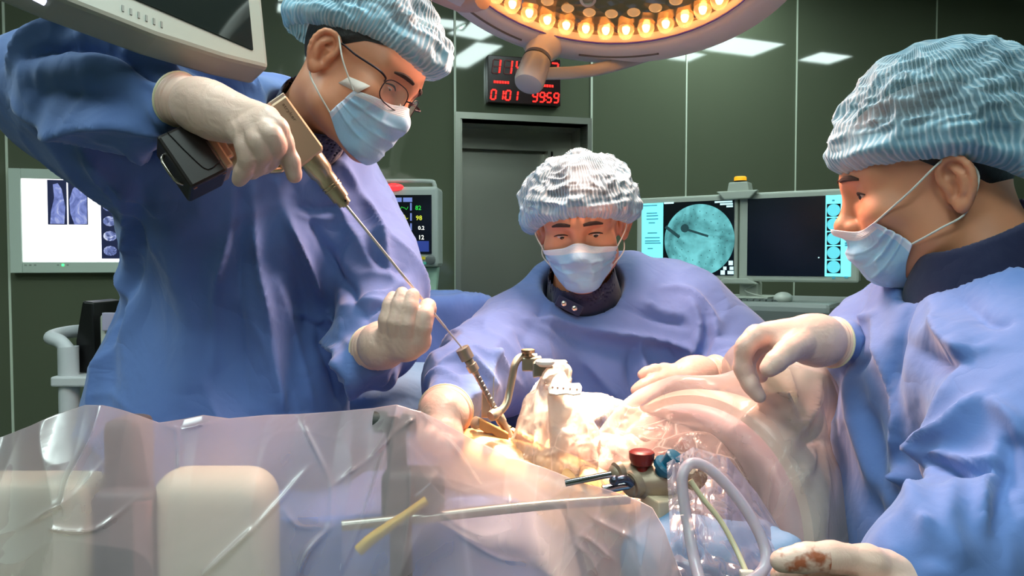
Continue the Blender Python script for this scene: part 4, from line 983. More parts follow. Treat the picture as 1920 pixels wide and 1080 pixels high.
for s, V in zip((1, -1), lens_pts):
    mesh_obj('lens', np.array(V), [(0, i + 1, (i + 1) % 36 + 1) for i in range(36)], M_len, gl, True)
    g = G(); g.tube([gp(s * .0605, .008), HL.w((s * .0705, .084, .000)), HL.w((s * .076, .07, .004)), HL.w((s * .0815, .03, .006)), HL.w((s * .0825, -.005, .010)), HL.w((s * .080, -.032, -.004))], [.0014, .0018, .0016, .0014], 8); g.build('temple', M_rim, gl, True)
    g = G(); g.tube([gp(s * .010, -.002), gp(s * .010, -.006, .096)], .0006, 6); g.sphere(gp(s * .0095, -.007, .0945), .003, 8, (.6, 1, 1.5)); g.build('nose_pad', mat('clear pad', (210, 200, 190), .2, alpha=.6), gl, True)
# gown
f = Field(P(-40, 0, 1.1) * [1, 0, 0] + [-.02, .72, .42], [P(800, 0, 1.35)[0] + .03, 1.72, 1.80], .0046)
shN, elN, wrN = P(425, 240, 1.22), P(80, 165, 1.10), P(318, 192, .955)
shF, elF, wrF = P(625, 385, 1.42), P(712, 535, 1.34), P(684, 668, 1.15)
f.op(flatcap(P(482, 480, 1.40), P(410, 800, 1.40) , .215, .228, .68, AF)); lowL = P(410, 800, 1.40); f.op(flatcap(lowL, [lowL[0] - .01, lowL[1] + .02, .60], .228, .26, .70, AF), 'u', .05)
f.op(ell(P(465, 400, 1.38), (.215, .155, .20)), 'u', .08); f.op(capsule(P(445, 275, 1.28), P(600, 365, 1.42), .100, .080), 'u', .08)
f.op(capsule(P(520, 255, 1.32), P(590, 290, 1.33), .085, .08), 'u', .06)
limb(f, [P(440, 265, 1.24), P(270, 235, 1.18), P(160, 195, 1.13), elN], [.100, .084, .074, .064], .05); f.op(ell(P(85, 150, 1.07), (.066, .07, .062)), 'u', .04)
f.op(capsule(P(230, 260, 1.18), P(330, 340, 1.26), .075, .10), 'u', .10)
limb(f, [elN, P(150, 150, 1.03), P(215, 172, 1.0), P(255, 182, .985)], [.062, .062, .056, .050], .03); f.op(capsule(P(262, 184, .98), P(348, 190, .94), .050, .010), 'u', .010)
limb(f, [shF, P(672, 450, 1.40), elF], [.074, .066, .060], .06); limb(f, [elF, P(718, 590, 1.29), P(712, 630, 1.245)], [.058, .054, .050], .03); f.op(capsule(P(712, 640, 1.235), P(702, 655, 1.15), .052, .012), 'u', .008)
f.op(capsule(P(690, 690, 1.19), P(722, 712, 1.20), .030, .018), 'u', .05)
f.op(capsule(P(575, 245, 1.26), P(598, 200, 1.21), .071, .074), 's', .012)      # neck opening

specL = [
 ([(520, 345), (548, 430), (590, 520), (625, 600), (668, 700), (668, 775)], .020, [.010, .020]), ([(545, 330), (600, 440), (640, 520), (690, 600)], -.014, .018),
 ([(470, 345), (476, 430), (500, 560), (520, 700), (530, 770)], .013, .016), ([(435, 350), (428, 440), (410, 560), (400, 700)], .010, .018), ([(452, 360), (450, 470), (455, 600), (462, 740)], -.009, .020),
 ([(590, 330), (640, 400), (700, 500)], .012, .014), ([(640, 305), (690, 380), (722, 470), (740, 520)], .014, .016), ([(560, 385), (600, 392), (640, 384), (660, 398)], -.010, .008), ([(556, 400), (600, 410), (650, 402)], .008, .008),
 ([(240, 345), (232, 430), (215, 520), (188, 640), (165, 760)], .016, .016), ([(262, 360), (250, 470), (222, 600), (200, 740)], -.008, .022), ([(300, 380), (340, 480), (360, 600), (350, 740)], .010, .035),
 ([(560, 590), (605, 604), (640, 628), (668, 650)], .008, .008), ([(566, 600), (606, 616), (640, 640)], -.007, .007), ([(620, 560), (606, 640), (630, 700), (645, 760)], -.012, .020), ([(640, 600), (655, 680), (660, 760)], .010, .012),
 ([(6, 130), (60, 72), (150, 56), (220, 84)], .014, .018), ([(40, 110), (130, 84), (230, 100), (300, 150)], -.016, .020), ([(20, 190), (90, 226), (200, 226), (300, 232)], .016, .018), ([(50, 170), (150, 180), (250, 200)], -.010, .025),
 ([(180, 262), (240, 276), (320, 262), (380, 230)], .012, .010), ([(200, 280), (280, 292), (350, 262)], -.014, .014), ([(120, 232), (180, 300), (250, 370), (300, 400)], .014, .014),
 ([(230, 90), (290, 105), (330, 140)], .014, .010), ([(250, 120), (300, 150), (322, 172)], -.012, .010), ([(280, 90), (350, 100), (420, 140), (480, 170)], .016, .012), ([(340, 120), (400, 150), (460, 185)], -.012, .012), ([(370, 85), (430, 125), (490, 172)], .012, .010),
 ([(290, 200), (310, 225), (316, 240)], .008, .008), ([(270, 160), (300, 190), (310, 215)], -.008, .008), ([(300, 140), (320, 165)], .007, .006),
 ([(680, 560), (730, 540), (775, 520)], .012, .008), ([(690, 590), (735, 560), (770, 545)], -.012, .010), ([(690, 470), (730, 500), (770, 505)], -.008, .010), ([(700, 700), (730, 690), (750, 660)], .008, .008), ([(680, 720), (720, 735), (745, 700)], -.008, .008),
 ([(330, 400), (420, 470), (480, 560), (500, 700)], .007, .05), ([(560, 460), (575, 560), (560, 700)], -.010, .035), ([(520, 520), (560, 640), (590, 760)], .008, .016)]
gownL, VL, FL, NL = gown_finish('surgical_gown', f, specL, M_gown, pL, .008, 21, (1, 1, .45))
f = Field(P(560, 240, 1.3) - .2, P(560, 240, 1.3) + .2, .004)
f.op(capsule(P(573, 250, 1.265), P(594, 206, 1.215), .068, .064)); f.op(capsule(P(560, 280, 1.30), P(604, 186, 1.195), .062, .0595), 's', .004); V, F = f.mesh(); mesh_obj('undershirt_collar', V, F, M_navy, pL, True)
# right hand around the grip of the drill
D9 = .905
gR, _ = glove(pL, [
    ([P(498, 224, .885), P(520, 240, .885), P(531, 265, .893), P(545, 302, .905), P(552, 330, .915)], [.0135, .0115, .0105, .0098, .0092]),
    ([P(482, 232, .882), P(506, 252, .872), P(517, 274, .882), P(506, 300, .902), P(493, 315, .925)], [.0135, .0118, .0112, .0102, .0092]),
    ([P(466, 243, .882), P(484, 264, .872), P(494, 286, .880), P(483, 312, .900), P(470, 324, .922)], [.0132, .0115, .0108, .0100, .009]),
    ([P(451, 250, .886), P(461, 274, .878), P(465, 296, .880), P(456, 322, .892), P(448, 338, .902)], [.0125, .0110, .0102, .0094, .0082]),
    ([P(425, 205, .925), P(450, 205, .965), P(480, 225, .985), P(505, 250, .985)], [.016, .0135, .012, .010])],
    [(P(405, 205, .915), P(500, 222, .893), .024, .0155), (P(405, 215, .915), P(482, 236, .89), .025, .016), (P(405, 225, .915), P(462, 250, .89), .022, .016), (P(380, 197, .925), P(420, 215, .912), .027, .027), (P(430, 215, .915), P(480, 232, .905), .022, .020)],
    ([P(400, 208, .917), P(382, 200, .925), P(366, 195, .932)], [.0275, .0262, .0262]),
    (P(385, 203, .922), P(334, 186, .946), (.0285, .0325)), M_glove, h=.0017)
# left hand steadying the drill bit, fingers up
gl2, _ = glove(pL, [
    ([P(722, 632, 1.085), P(724, 600, 1.075), P(731, 572, 1.078), P(737, 556, 1.085)], [.0105, .0098, .0092, .0082]),
    ([P(742, 640, 1.078), P(742, 605, 1.065), P(749, 572, 1.068), P(754, 549, 1.075)], [.0118, .0108, .0102, .0094]),
    ([P(764, 644, 1.074), P(764, 608, 1.062), P(769, 575, 1.064), P(774, 552, 1.070)], [.0122, .0110, .0104, .0096]),
    ([P(788, 640, 1.078), P(793, 612, 1.068), P(796, 590, 1.068), P(801, 575, 1.082), P(806, 573, 1.094)], [.0125, .0118, .0108, .0100, .0088]),
    ([P(745, 655, 1.11), P(775, 635, 1.125), P(796, 605, 1.118), P(808, 578, 1.106)], [.0145, .0125, .0108, .0088])],
    [(P(712, 648, 1.11), P(788, 645, 1.085), .021, .0135), (P(715, 650, 1.11), P(766, 655, 1.085), .022, .015), (P(725, 640, 1.10), P(755, 650, 1.085), .022, .017), (P(765, 650, 1.085), P(788, 632, 1.082), .014, .013)],
    ([P(722, 648, 1.11), P(718, 647, 1.115), P(714, 648, 1.12)], [.026, .0275, .028]), (P(716, 646, 1.112), P(700, 654, 1.168), (.0295, .0355)), M_glove, h=.0017, ring=True)

# ---------------------------------------------------------------- middle person
MSf, MSu = ddir(-.14, -.92, -.36), ddir(-.10, -.3, .95)
HM = head_at((0, .0795, -.003), P(1084, 441, 1.42), MSf, MSu, blink=.85)
pM = thing('person', 'person facing the camera and looking down between the other two', 'person', [P(1130, 800, 1.66)[0], P(1130, 800, 1.66)[1], 0])
ft = [P(1060, 2000, 1.7) * [1, 1, 0], P(1230, 2000, 1.75) * [1, 1, 0]]
VF = make_head_mesh(HM, [(0, -.034, -.055), P(1095, 540, 1.56), P(1100, 590, 1.60)], [.056, .060, .066])
mesh_obj('body', *merge([VF, body_lower(ft, np.array([P(1140, 800, 1.68)[0], P(1140, 800, 1.68)[1], .86]), P(1130, 660, 1.64), .10)]), M_skin, pM, True)
shoes(pM, ft, (-.1, -1))
make_hair(HM, pM, .052, -.05); make_eyes(HM, pM, (-.1, .8, -.45), True)
make_cap(HM, pM, .036, -.040, (.114, .120, .102, .118), 12, crown=(0, -.015, .034), side_z=-.012, droop=[(.09, .0, -.01, .06, .012, 0, -.022), (-.09, .0, .0, .06, -.008, 0, -.01)])
mk, Xr = make_mask(HM, pM, top=-.018, bot=-.118, seed=9, half_a=1.02)
f = Field(P(900, 0, 1.4) * [1, 0, 0] + [P(770, 0, 1.2)[0] - P(900, 0, 1.4)[0] - .03, .95, .62], [P(1420, 0, 1.5)[0] + .03, 1.95, 1.46], .0058)
cM = P(1135, 690, 1.68)
f.op(flatcap(P(1130, 650, 1.66), cM, .20, .225, .62, AF)); f.op(flatcap(cM, [cM[0], cM[1], .70], .225, .25, .66, AF), 'u', .05)
f.op(capsule(P(1020, 625, 1.58), P(1270, 592, 1.62), .085, .090), 'u', .07); f.op(capsule(P(1070, 570, 1.60), P(1140, 565, 1.62), .075, .07), 'u', .08)
f.op(ell(P(1130, 680, 1.60), (.20, .115, .15)), 'u', .08)
limb(f, [P(1010, 640, 1.58), P(955, 665, 1.50), P(905, 695, 1.42)], [.088, .072, .062], .06); limb(f, [P(905, 695, 1.42), P(885, 710, 1.36), P(866, 728, 1.30)], [.062, .060, .056], .03); f.op(capsule(P(864, 732, 1.29), P(838, 765, 1.17), .054, .024), 'u', .010)
limb(f, [P(1275, 600, 1.60), P(1335, 650, 1.58), P(1385, 690, 1.54)], [.090, .074, .062], .06); limb(f, [P(1385, 690, 1.54), P(1380, 699, 1.50), P(1372, 700, 1.465)], [.060, .054, .047], .03); f.op(capsule(P(1370, 700, 1.46), P(1325, 700, 1.37), .044, .010), 'u', .008)
f.op(capsule(P(1092, 530, 1.54), P(1097, 560, 1.575), .084, .084), 's', .012)

specM = [
 ([(985, 592), (1060, 605), (1150, 625), (1250, 640), (1310, 660)], .016, .012), ([(960, 600), (1040, 625), (1130, 650), (1260, 665)], -.008, .03), ([(1290, 560), (1310, 600), (1305, 650), (1290, 690)], .012, .012),
 ([(1330, 600), (1345, 640), (1330, 680)], .012, .010), ([(1320, 590), (1325, 640), (1315, 670)], -.012, .010), ([(1240, 540), (1290, 545), (1340, 600), (1370, 660)], .012, .012), ([(1160, 545), (1220, 575), (1280, 590)], .010, .014), ([(1150, 570), (1230, 600), (1290, 610)], -.008, .014),
 ([(1000, 600), (1060, 640), (1110, 690), (1150, 740)], .010, .016), ([(960, 610), (930, 650), (920, 700)], .010, .012), ([(975, 620), (1010, 690), (1080, 770)], -.012, .018), ([(880, 650), (920, 665), (960, 700), (985, 740)], .014, .012),
 ([(830, 690), (870, 670), (905, 690), (930, 730)], .014, .012), ([(850, 700), (890, 700), (910, 740), (900, 780)], -.012, .012), ([(800, 730), (830, 700), (860, 715)], .010, .010), ([(870, 760), (900, 730), (940, 720)], .010, .010), ([(830, 720), (850, 740), (880, 745)], -.008, .008),
 ([(1200, 640), (1210, 690), (1230, 740)], .010, .012), ([(1190, 650), (1180, 700), (1190, 760)], -.009, .014), ([(1250, 640), (1270, 680), (1300, 690)], -.008, .010), ([(1350, 690), (1370, 670), (1395, 690)], .008, .008), ([(1340, 660), (1370, 650), (1390, 660)], -.008, .008), ([(1040, 560), (1010, 590), (990, 640)], -.008, .014)]
gown_finish('surgical_gown', f, specM, M_gown, pM, .0075, 5, (1, 1, .6))
f = Field(P(1095, 570, 1.6) - .2, P(1095, 570, 1.6) + .2, .004); f.op(capsule(P(1096, 572, 1.585), P(1091, 522, 1.535), .083, .070)); f.op(capsule(P(1096, 590, 1.6), P(1088, 495, 1.51), .071, .063), 's', .004); f.op(capsule(P(1050, 568, 1.505), P(1080, 582, 1.50), .014, .012), 'u', .02); V, F = f.mesh(); col_o = mesh_obj('undershirt_collar', V, F, M_navy, pM, True)
g = G(); ta = P(1046, 563, 1.478); tb_ = P(1088, 584, 1.468); e1 = unit(tb_ - ta); e2 = unit(np.cross(-AF, e1)); g.box((ta + tb_) / 2, (.027, .0035, .011), np.array([e1, -AF, e2])); tab = g.build('snap_tab', M_navy, col_o, bev=.002)
g = G(); g.lathe(P(1057, 569, 1.472), -AF, [(0, .0055), (.004, .0055), (.0055, .003)], 16); g.lathe(P(1077, 578, 1.468), -AF, [(0, .0055), (.004, .0055), (.0055, .003)], 16); g.build_each('snap', mat('steel snap', (200, 196, 190), .2, 1), tab, True)
# his hand resting at the right
glove(pM, [
    ([P(1246, 693, 1.34), P(1228, 694, 1.325), P(1214, 698, 1.32), P(1203, 703, 1.32)], [.0105, .0095, .0088, .0078]),
    ([P(1244, 708, 1.325), P(1224, 715, 1.305), P(1206, 724, 1.30), P(1192, 732, 1.30)], [.0122, .0112, .0105, .0094]),
    ([P(1246, 722, 1.32), P(1228, 733, 1.30), P(1208, 742, 1.295), P(1194, 751, 1.295)], [.0122, .0112, .0104, .0094]),
    ([P(1252, 732, 1.325), P(1236, 748, 1.31), P(1218, 758, 1.305)], [.0115, .0105, .0090]),
    ([P(1270, 705, 1.34), P(1255, 725, 1.36), P(1240, 740, 1.36)], [.014, .012, .010])],
    [(P(1295, 700, 1.345), P(1248, 697, 1.335), .020, .0125), (P(1295, 703, 1.345), P(1246, 710, 1.325), .022, .014), (P(1292, 708, 1.345), P(1250, 724, 1.325), .022, .014), (P(1290, 712, 1.345), P(1256, 732, 1.33), .020, .013)],
    ([P(1292, 703, 1.345), P(1302, 701, 1.352), P(1316, 700, 1.362)], [.025, .0252, .0255]), (P(1303, 701, 1.352), P(1342, 698, 1.39), (.0265, .030)), M_glove)
# his other hand, wrist first, going down under the film
def q_(x, y, d): return P(x, y, d + .05)
glove(pM, [
    ([q_(818, 800, 1.04), q_(806, 818, 1.02), q_(800, 836, 1.02)], [.012, .011, .009]), ([q_(828, 806, 1.04), q_(822, 828, 1.02), q_(820, 846, 1.02)], [.0125, .011, .009]), ([q_(840, 808, 1.04), q_(840, 830, 1.025), q_(840, 846, 1.02)], [.012, .011, .009]),
    ([q_(852, 806, 1.05), q_(856, 824, 1.04), q_(856, 838, 1.04)], [.0115, .010, .0085]), ([q_(812, 790, 1.07), q_(798, 805, 1.06), q_(794, 820, 1.05)], [.013, .0115, .0095])],
    [(q_(830, 780, 1.08), q_(820, 800, 1.045), .026, .0145), (q_(830, 780, 1.08), q_(842, 804, 1.045), .026, .015), (q_(830, 780, 1.08), q_(830, 804, 1.04), .026, .015)],
    ([q_(830, 778, 1.085), q_(831, 776, 1.095), q_(832, 774, 1.10)], [.029, .030, .030]), (q_(826, 792, 1.065), q_(836, 770, 1.12), (.033, .041)), M_glove)

# ---------------------------------------------------------------- right person
RSf, RSu = ddir(-.93, .32, -.18), ddir(-.12, -.04, .99)
HR_ = head_at((-.079, -.022, -.014), P(1797, 345, .885), RSf, RSu, blink=.7, chin=.018)
pR = thing('person', 'person in profile at right, facing left, biggest cap in view', 'person', [P(1840, 800, 1.0)[0], P(1840, 800, 1.0)[1], 0])
ft = [P(1790, 2000, .95) * [1, 1, 0], P(1790, 2000, 1.15) * [1, 1, 0]]
VF = make_head_mesh(HR_, [(0, -.040, -.055), P(1838, 495, .95), P(1850, 600, .96)], [.060, .066, .070], .0022)
mesh_obj('body', *merge([VF, body_lower(ft, np.array([P(1850, 800, 1.02)[0], P(1850, 800, 1.02)[1], .86]), P(1850, 720, 1.0), .09)]), M_skin, pR, True)
shoes(pR, ft, (-1, .1))
make_hair(HR_, pR, .046, -.070); make_eyes(HR_, pR, (0, .95, -.3), True)
make_cap(HR_, pR, .029, -.018, (.112, .128, .122, .165), 31, crown=(0, -.026, .040), droop=[(-.05, -.13, .02, .07, .0, -.02, -.050), (-.05, .09, .03, .05, .0, .008, -.004)])
mk, Xr = make_mask(HR_, pR, top=-.046, bot=-.142, seed=17, half_a=.95, skew=.40, zside=.066, tside=.012, pinch=.02, bulge=.009)
f = Field(P(1480, 0, .9) * [1, 0, 0] + [-.03, .48, .55], [.95, 1.45, 1.47], .0050)
f.op(flatcap(P(1840, 720, 1.0), P(1825, 1000, .99), .205, .225, .66, AX)); lw = P(1825, 1000, .99); f.op(flatcap(lw, [lw[0], lw[1], .62], .225, .25, .66, AX), 'u', .05)
f.op(capsule(P(1925, 715, .83), P(1775, 640, 1.12), .085, .080), 'u', .07); f.op(ell(P(1790, 760, 1.0), (.10, .16, .15)), 'u', .08); f.op(capsule(P(1865, 640, .90), P(1830, 620, .96), .085, .08), 'u', .07)
limb(f, [P(1935, 730, .80), P(1965, 840, .74), P(1940, 960, .70)], [.085, .072, .062], .05); limb(f, [P(1940, 960, .70), P(1820, 1050, .665), P(1730, 1100, .64)], [.060, .052, .042], .03)
limb(f, [P(1760, 630, 1.14), P(1700, 650, 1.16), P(1660, 660, 1.15)], [.080, .068, .060], .05); limb(f, [P(1660, 660, 1.15), P(1650, 652, 1.12), P(1628, 647, 1.09)], [.058, .052, .048], .03); f.op(capsule(P(1624, 646, 1.085), P(1562, 640, 1.015), .047, .010), 'u', .008)
f.op(capsule(P(1852, 480, .925), P(1844, 560, .93), .095, .093), 's', .010)
specR = [
 ([(1640, 600), (1665, 680), (1690, 780), (1700, 900), (1680, 1040)], .013, .014), ([(1720, 560), (1690, 640), (1680, 740), (1695, 860)], -.010, .014), ([(1750, 560), (1770, 620), (1800, 660), (1850, 650)], .014, .016), ([(1700, 640), (1740, 670), (1800, 680), (1840, 640)], -.010, .02),
 ([(1850, 740), (1780, 800), (1740, 860), (1720, 960)], .016, .016), ([(1860, 750), (1900, 790), (1920, 830)], .012, .012), ([(1740, 850), (1800, 860), (1870, 862)], .010, .008), ([(1745, 866), (1800, 876), (1870, 880)], -.010, .010),
 ([(1870, 830), (1850, 920), (1840, 1000)], .014, .012), ([(1890, 820), (1880, 900), (1860, 1000)], -.012, .014), ([(1690, 820), (1700, 900), (1740, 1000), (1760, 1078)], .012, .012), ([(1600, 700), (1610, 800), (1640, 900), (1660, 960)], .009, .022), ([(1620, 760), (1640, 860), (1640, 980)], -.009, .022),
 ([(1590, 620), (1620, 600), (1650, 590)], .008, .010), ([(1580, 680), (1620, 690), (1640, 660)], -.010, .010), ([(1570, 600), (1600, 640), (1600, 680)], .008, .008), ([(1800, 560), (1850, 600), (1900, 600)], -.008, .016), ([(1800, 900), (1780, 980), (1800, 1060)], .010, .02)]
gown_finish('surgical_gown', f, specR, M_gown, pR, .007, 44, (1, 1, .45))
f = Field(P(1848, 520, .91) - .2, P(1848, 520, .91) + .2, .0032); f.op(capsule(P(1846, 610, .935), P(1862, 430, .93), .094, .092)); f.op(capsule(P(1846, 610, .935), P(1864, 400, .929), .084, .082), 's', .004); cn_ = unit(ddir(-.50, -.1, .86)); f.op(half(cn_, float(cn_ @ P(1722, 508, .88))), 'i', .004); V, F = f.mesh(); mesh_obj('undershirt_collar', V, F, M_navy, pR, True)
glove(pR, [
    ([P(1418, 632, .985), P(1398, 650, .985), P(1393, 690, .990), P(1408, 722, .985), P(1424, 744, .980)], [.0140, .0120, .0112, .0100, .0086]),
    ([P(1425, 640, 1.005), P(1406, 662, 1.010), P(1400, 696, 1.015), P(1411, 712, 1.012)], [.0130, .0115, .0104, .0092]),
    ([P(1432, 642, 1.03), P(1420, 664, 1.045), P(1420, 690, 1.05), P(1428, 706, 1.045)], [.0125, .0110, .0100, .009]),
    ([P(1440, 645, 1.05), P(1434, 664, 1.065), P(1436, 684, 1.07)], [.0115, .0100, .009]),
    ([P(1500, 645, .975), P(1475, 660, .955), P(1455, 678, .945), P(1440, 692, .942)], [.0175, .0145, .0125, .0105])],
    [(P(1525, 635, 1.0), P(1420, 628, .99), .025, .0145), (P(1525, 640, 1.01), P(1435, 638, 1.03), .025, .018), (P(1520, 642, 1.0), P(1480, 655, .975), .024, .017), (P(1500, 632, 1.0), P(1440, 632, 1.01), .025, .020)],
    ([P(1520, 636, 1.0), P(1532, 638, 1.004), P(1540, 639, 1.008)], [.0265, .0265, .0265]), (P(1525, 637, 1.003), P(1562, 642, 1.02), (.0275, .0325)), M_glove, h=.0018)
glove(pR, [
    ([P(1625, 1056, .61), P(1560, 1044, .605), P(1510, 1046, .605), P(1464, 1052, .608)], [.0135, .0112, .0104, .0090]),
    ([P(1640, 1075, .62), P(1560, 1072, .625), P(1510, 1072, .63), P(1464, 1080, .632)], [.0130, .0112, .0102, .009]),
    ([P(1650, 1095, .625), P(1580, 1100, .64), P(1520, 1105, .65), P(1480, 1112, .65)], [.0128, .011, .010, .009]),
    ([P(1660, 1115, .63), P(1600, 1130, .65), P(1550, 1140, .66)], [.0120, .010, .009]),
    ([P(1690, 1120, .60), P(1640, 1135, .585), P(1590, 1130, .58)], [.0155, .0125, .0105])],
    [(P(1715, 1095, .63), P(1628, 1060, .612), .022, .0155), (P(1715, 1100, .63), P(1645, 1080, .62), .024, .0155), (P(1715, 1108, .635), P(1655, 1100, .625), .024, .0155)],
    ([P(1712, 1098, .632), P(1725, 1100, .637), P(1732, 1100, .64)], [.0265, .0258, .0258]), (P(1722, 1100, .636), P(1752, 1102, .648), (.0275, .032)), M_gloveb, h=.0018)
# ================================================================== operating lamp: beam, vents, grip, yoke
def lamp_spot(name, power, size, blend, col, soft, aim, off=0):
    spd = bpy.data.lights.new(name, 'SPOT'); spd.energy = power; spd.color = col; spd.spot_size = math.radians(size); spd.spot_blend = blend; spd.shadow_soft_size = soft
    spo = bpy.data.objects.new(name, spd); COL.objects.link(spo); spo.location = tuple(LC + LN * .03 + le1 * off); spo.rotation_euler = Vector(aim - (LC + LN * .03 + le1 * off)).to_track_quat('-Z', 'Y').to_euler()
lamp_spot('lamp_beam', LAMP_POWER * 30, 14, 1.0, (1, .80, .55), .10, P(1038, 838, 1.15))
lamp_spot('lamp_spill', LAMP_POWER * 1.25, 150, .75, (1, .58, .44), .13, P(960, 850, 1.12))
M_vent = mat('dark vent slot', (96, 92, 88), .5)
a_c = ang_of(1016, 95)[0]; sg = 1
V, F = lring(a_c - .62, a_c - .18, .322, .345, .020); mesh_obj('vent_slot', V, F, M_vent, lamp); V, F = lring(a_c + .22, a_c + .75, .322, .345, .020); mesh_obj('vent_slot', V, F, M_vent, lamp)
def onlamp(px, py, h=0.0):
    r = P(px, py, 1) - C0; q = LC + LN * h; return C0 + r * (((q - C0) @ LN) / (r @ LN))
def onrim(px, py, rad, h=0.0):
    a = ang_of(px, py)[0]; return LC + (le1 * math.cos(a) + le2 * math.sin(a)) * rad + LN * h
ga = onrim(1016, 84, .335, .0); dga = float((ga - C0) @ AF); gb = P(990, 160, dga - .05); xg, yg, _ = proj(ga[None]); gd = unit(gb - ga); gL = np.linalg.norm(gb - ga); ks = dga / 1.02
g = G(); g.lathe(ga - gd * .01, gd, [(0, .032 * ks), (.02, .028 * ks), (.036, .0200 * ks), (gL * .42, .0185 * ks)], 32); g.build('grip_neck', M_lamp, lamp, True)
g = G(); g.lathe(ga, gd, [(gL * .40, .0165 * ks), (gL * .44, .0195 * ks), (gL * .9, .0205 * ks), (gL * .98, .0185 * ks), (gL * 1.03, .010 * ks)], 32); gr_ = g.build('grip', mat('grey grip', (170, 166, 164), .3), lamp, True)
g = G(); q = ga + gd * gL * .42; x1 = unit(np.cross(gd, AX)); x2 = np.cross(gd, x1); g.tube([q + (x1 * math.cos(t) + x2 * math.sin(t)) * .0193 * ks for t in np.linspace(0, 2 * math.pi, 33)], .0008, 6, 1, False); g.build('seam', M_black, gr_, True)
def flat_tube(pts, w, th, axis, name, m, par):
    pts = smooth_path(pts, 8); V = []; F = []; n = 12
    for i, p in enumerate(pts):
        t = unit(pts[min(i + 1, len(pts) - 1)] - pts[max(i - 1, 0)]); s1 = unit(axis - t * (axis @ t)); s2 = np.cross(t, s1)
        for k in range(n): a = 2 * math.pi * k / n; V.append(p + s1 * w * math.copysign(abs(math.cos(a)) ** .6, math.cos(a)) + s2 * th * math.copysign(abs(math.sin(a)) ** .6, math.sin(a)))
    for i in range(len(pts) - 1):
        for k in range(n): F.append((i * n + k, i * n + (k + 1) % n, (i + 1) * n + (k + 1) % n, (i + 1) * n + k))
    F += [tuple(range(n)), tuple((len(pts) - 1) * n + k for k in range(n))]
    return mesh_obj(name, np.array(V), F, m, par, True)
re_ = onrim(1480, -20, .365, -.02)
flat_tube([P(1022, 138, dga - .03), P(1075, 136, dga - .02), P(1130, 128, dga), P(1200, 108, dga + .01), P(1280, 78, dga), P(1380, 25, dga - .05), re_], .0085 * ks, .004 * ks, AU, 'yoke_arm', mat('grey grip'), lamp)
flat_tube([onlamp(862, -4, .004), onlamp(905, 36, .006), onlamp(960, 66, .006), onlamp(1010, 84, .004)], .010, .014, LN, 'rim_cover', M_lamp, lamp)
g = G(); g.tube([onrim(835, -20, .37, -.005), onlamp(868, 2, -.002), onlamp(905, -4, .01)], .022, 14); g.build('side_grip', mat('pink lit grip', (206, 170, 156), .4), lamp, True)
ch0 = P(1103, -30, 1.22); g = G(); g.lathe(P(1104, -40, 1.24), unit(P(1101, 32, 1.16) - P(1104, -40, 1.24)), [(0, .011), (.045, .011), (.05, .013), (.068, .0135), (.07, .009), (.064, .008)], 24); g.build('centre_handle', mat('pale handle', (190, 176, 160), .35), lamp, True)
cl_ = LC - LN * .11; g = G(); g.tube([cl_, cl_ + WZ * .18 + AF * .1, [cl_[0] + .1, cl_[1] + .35, CEIL]], .035, 16); g.build('ceiling_arm', M_offw, lamp, True)

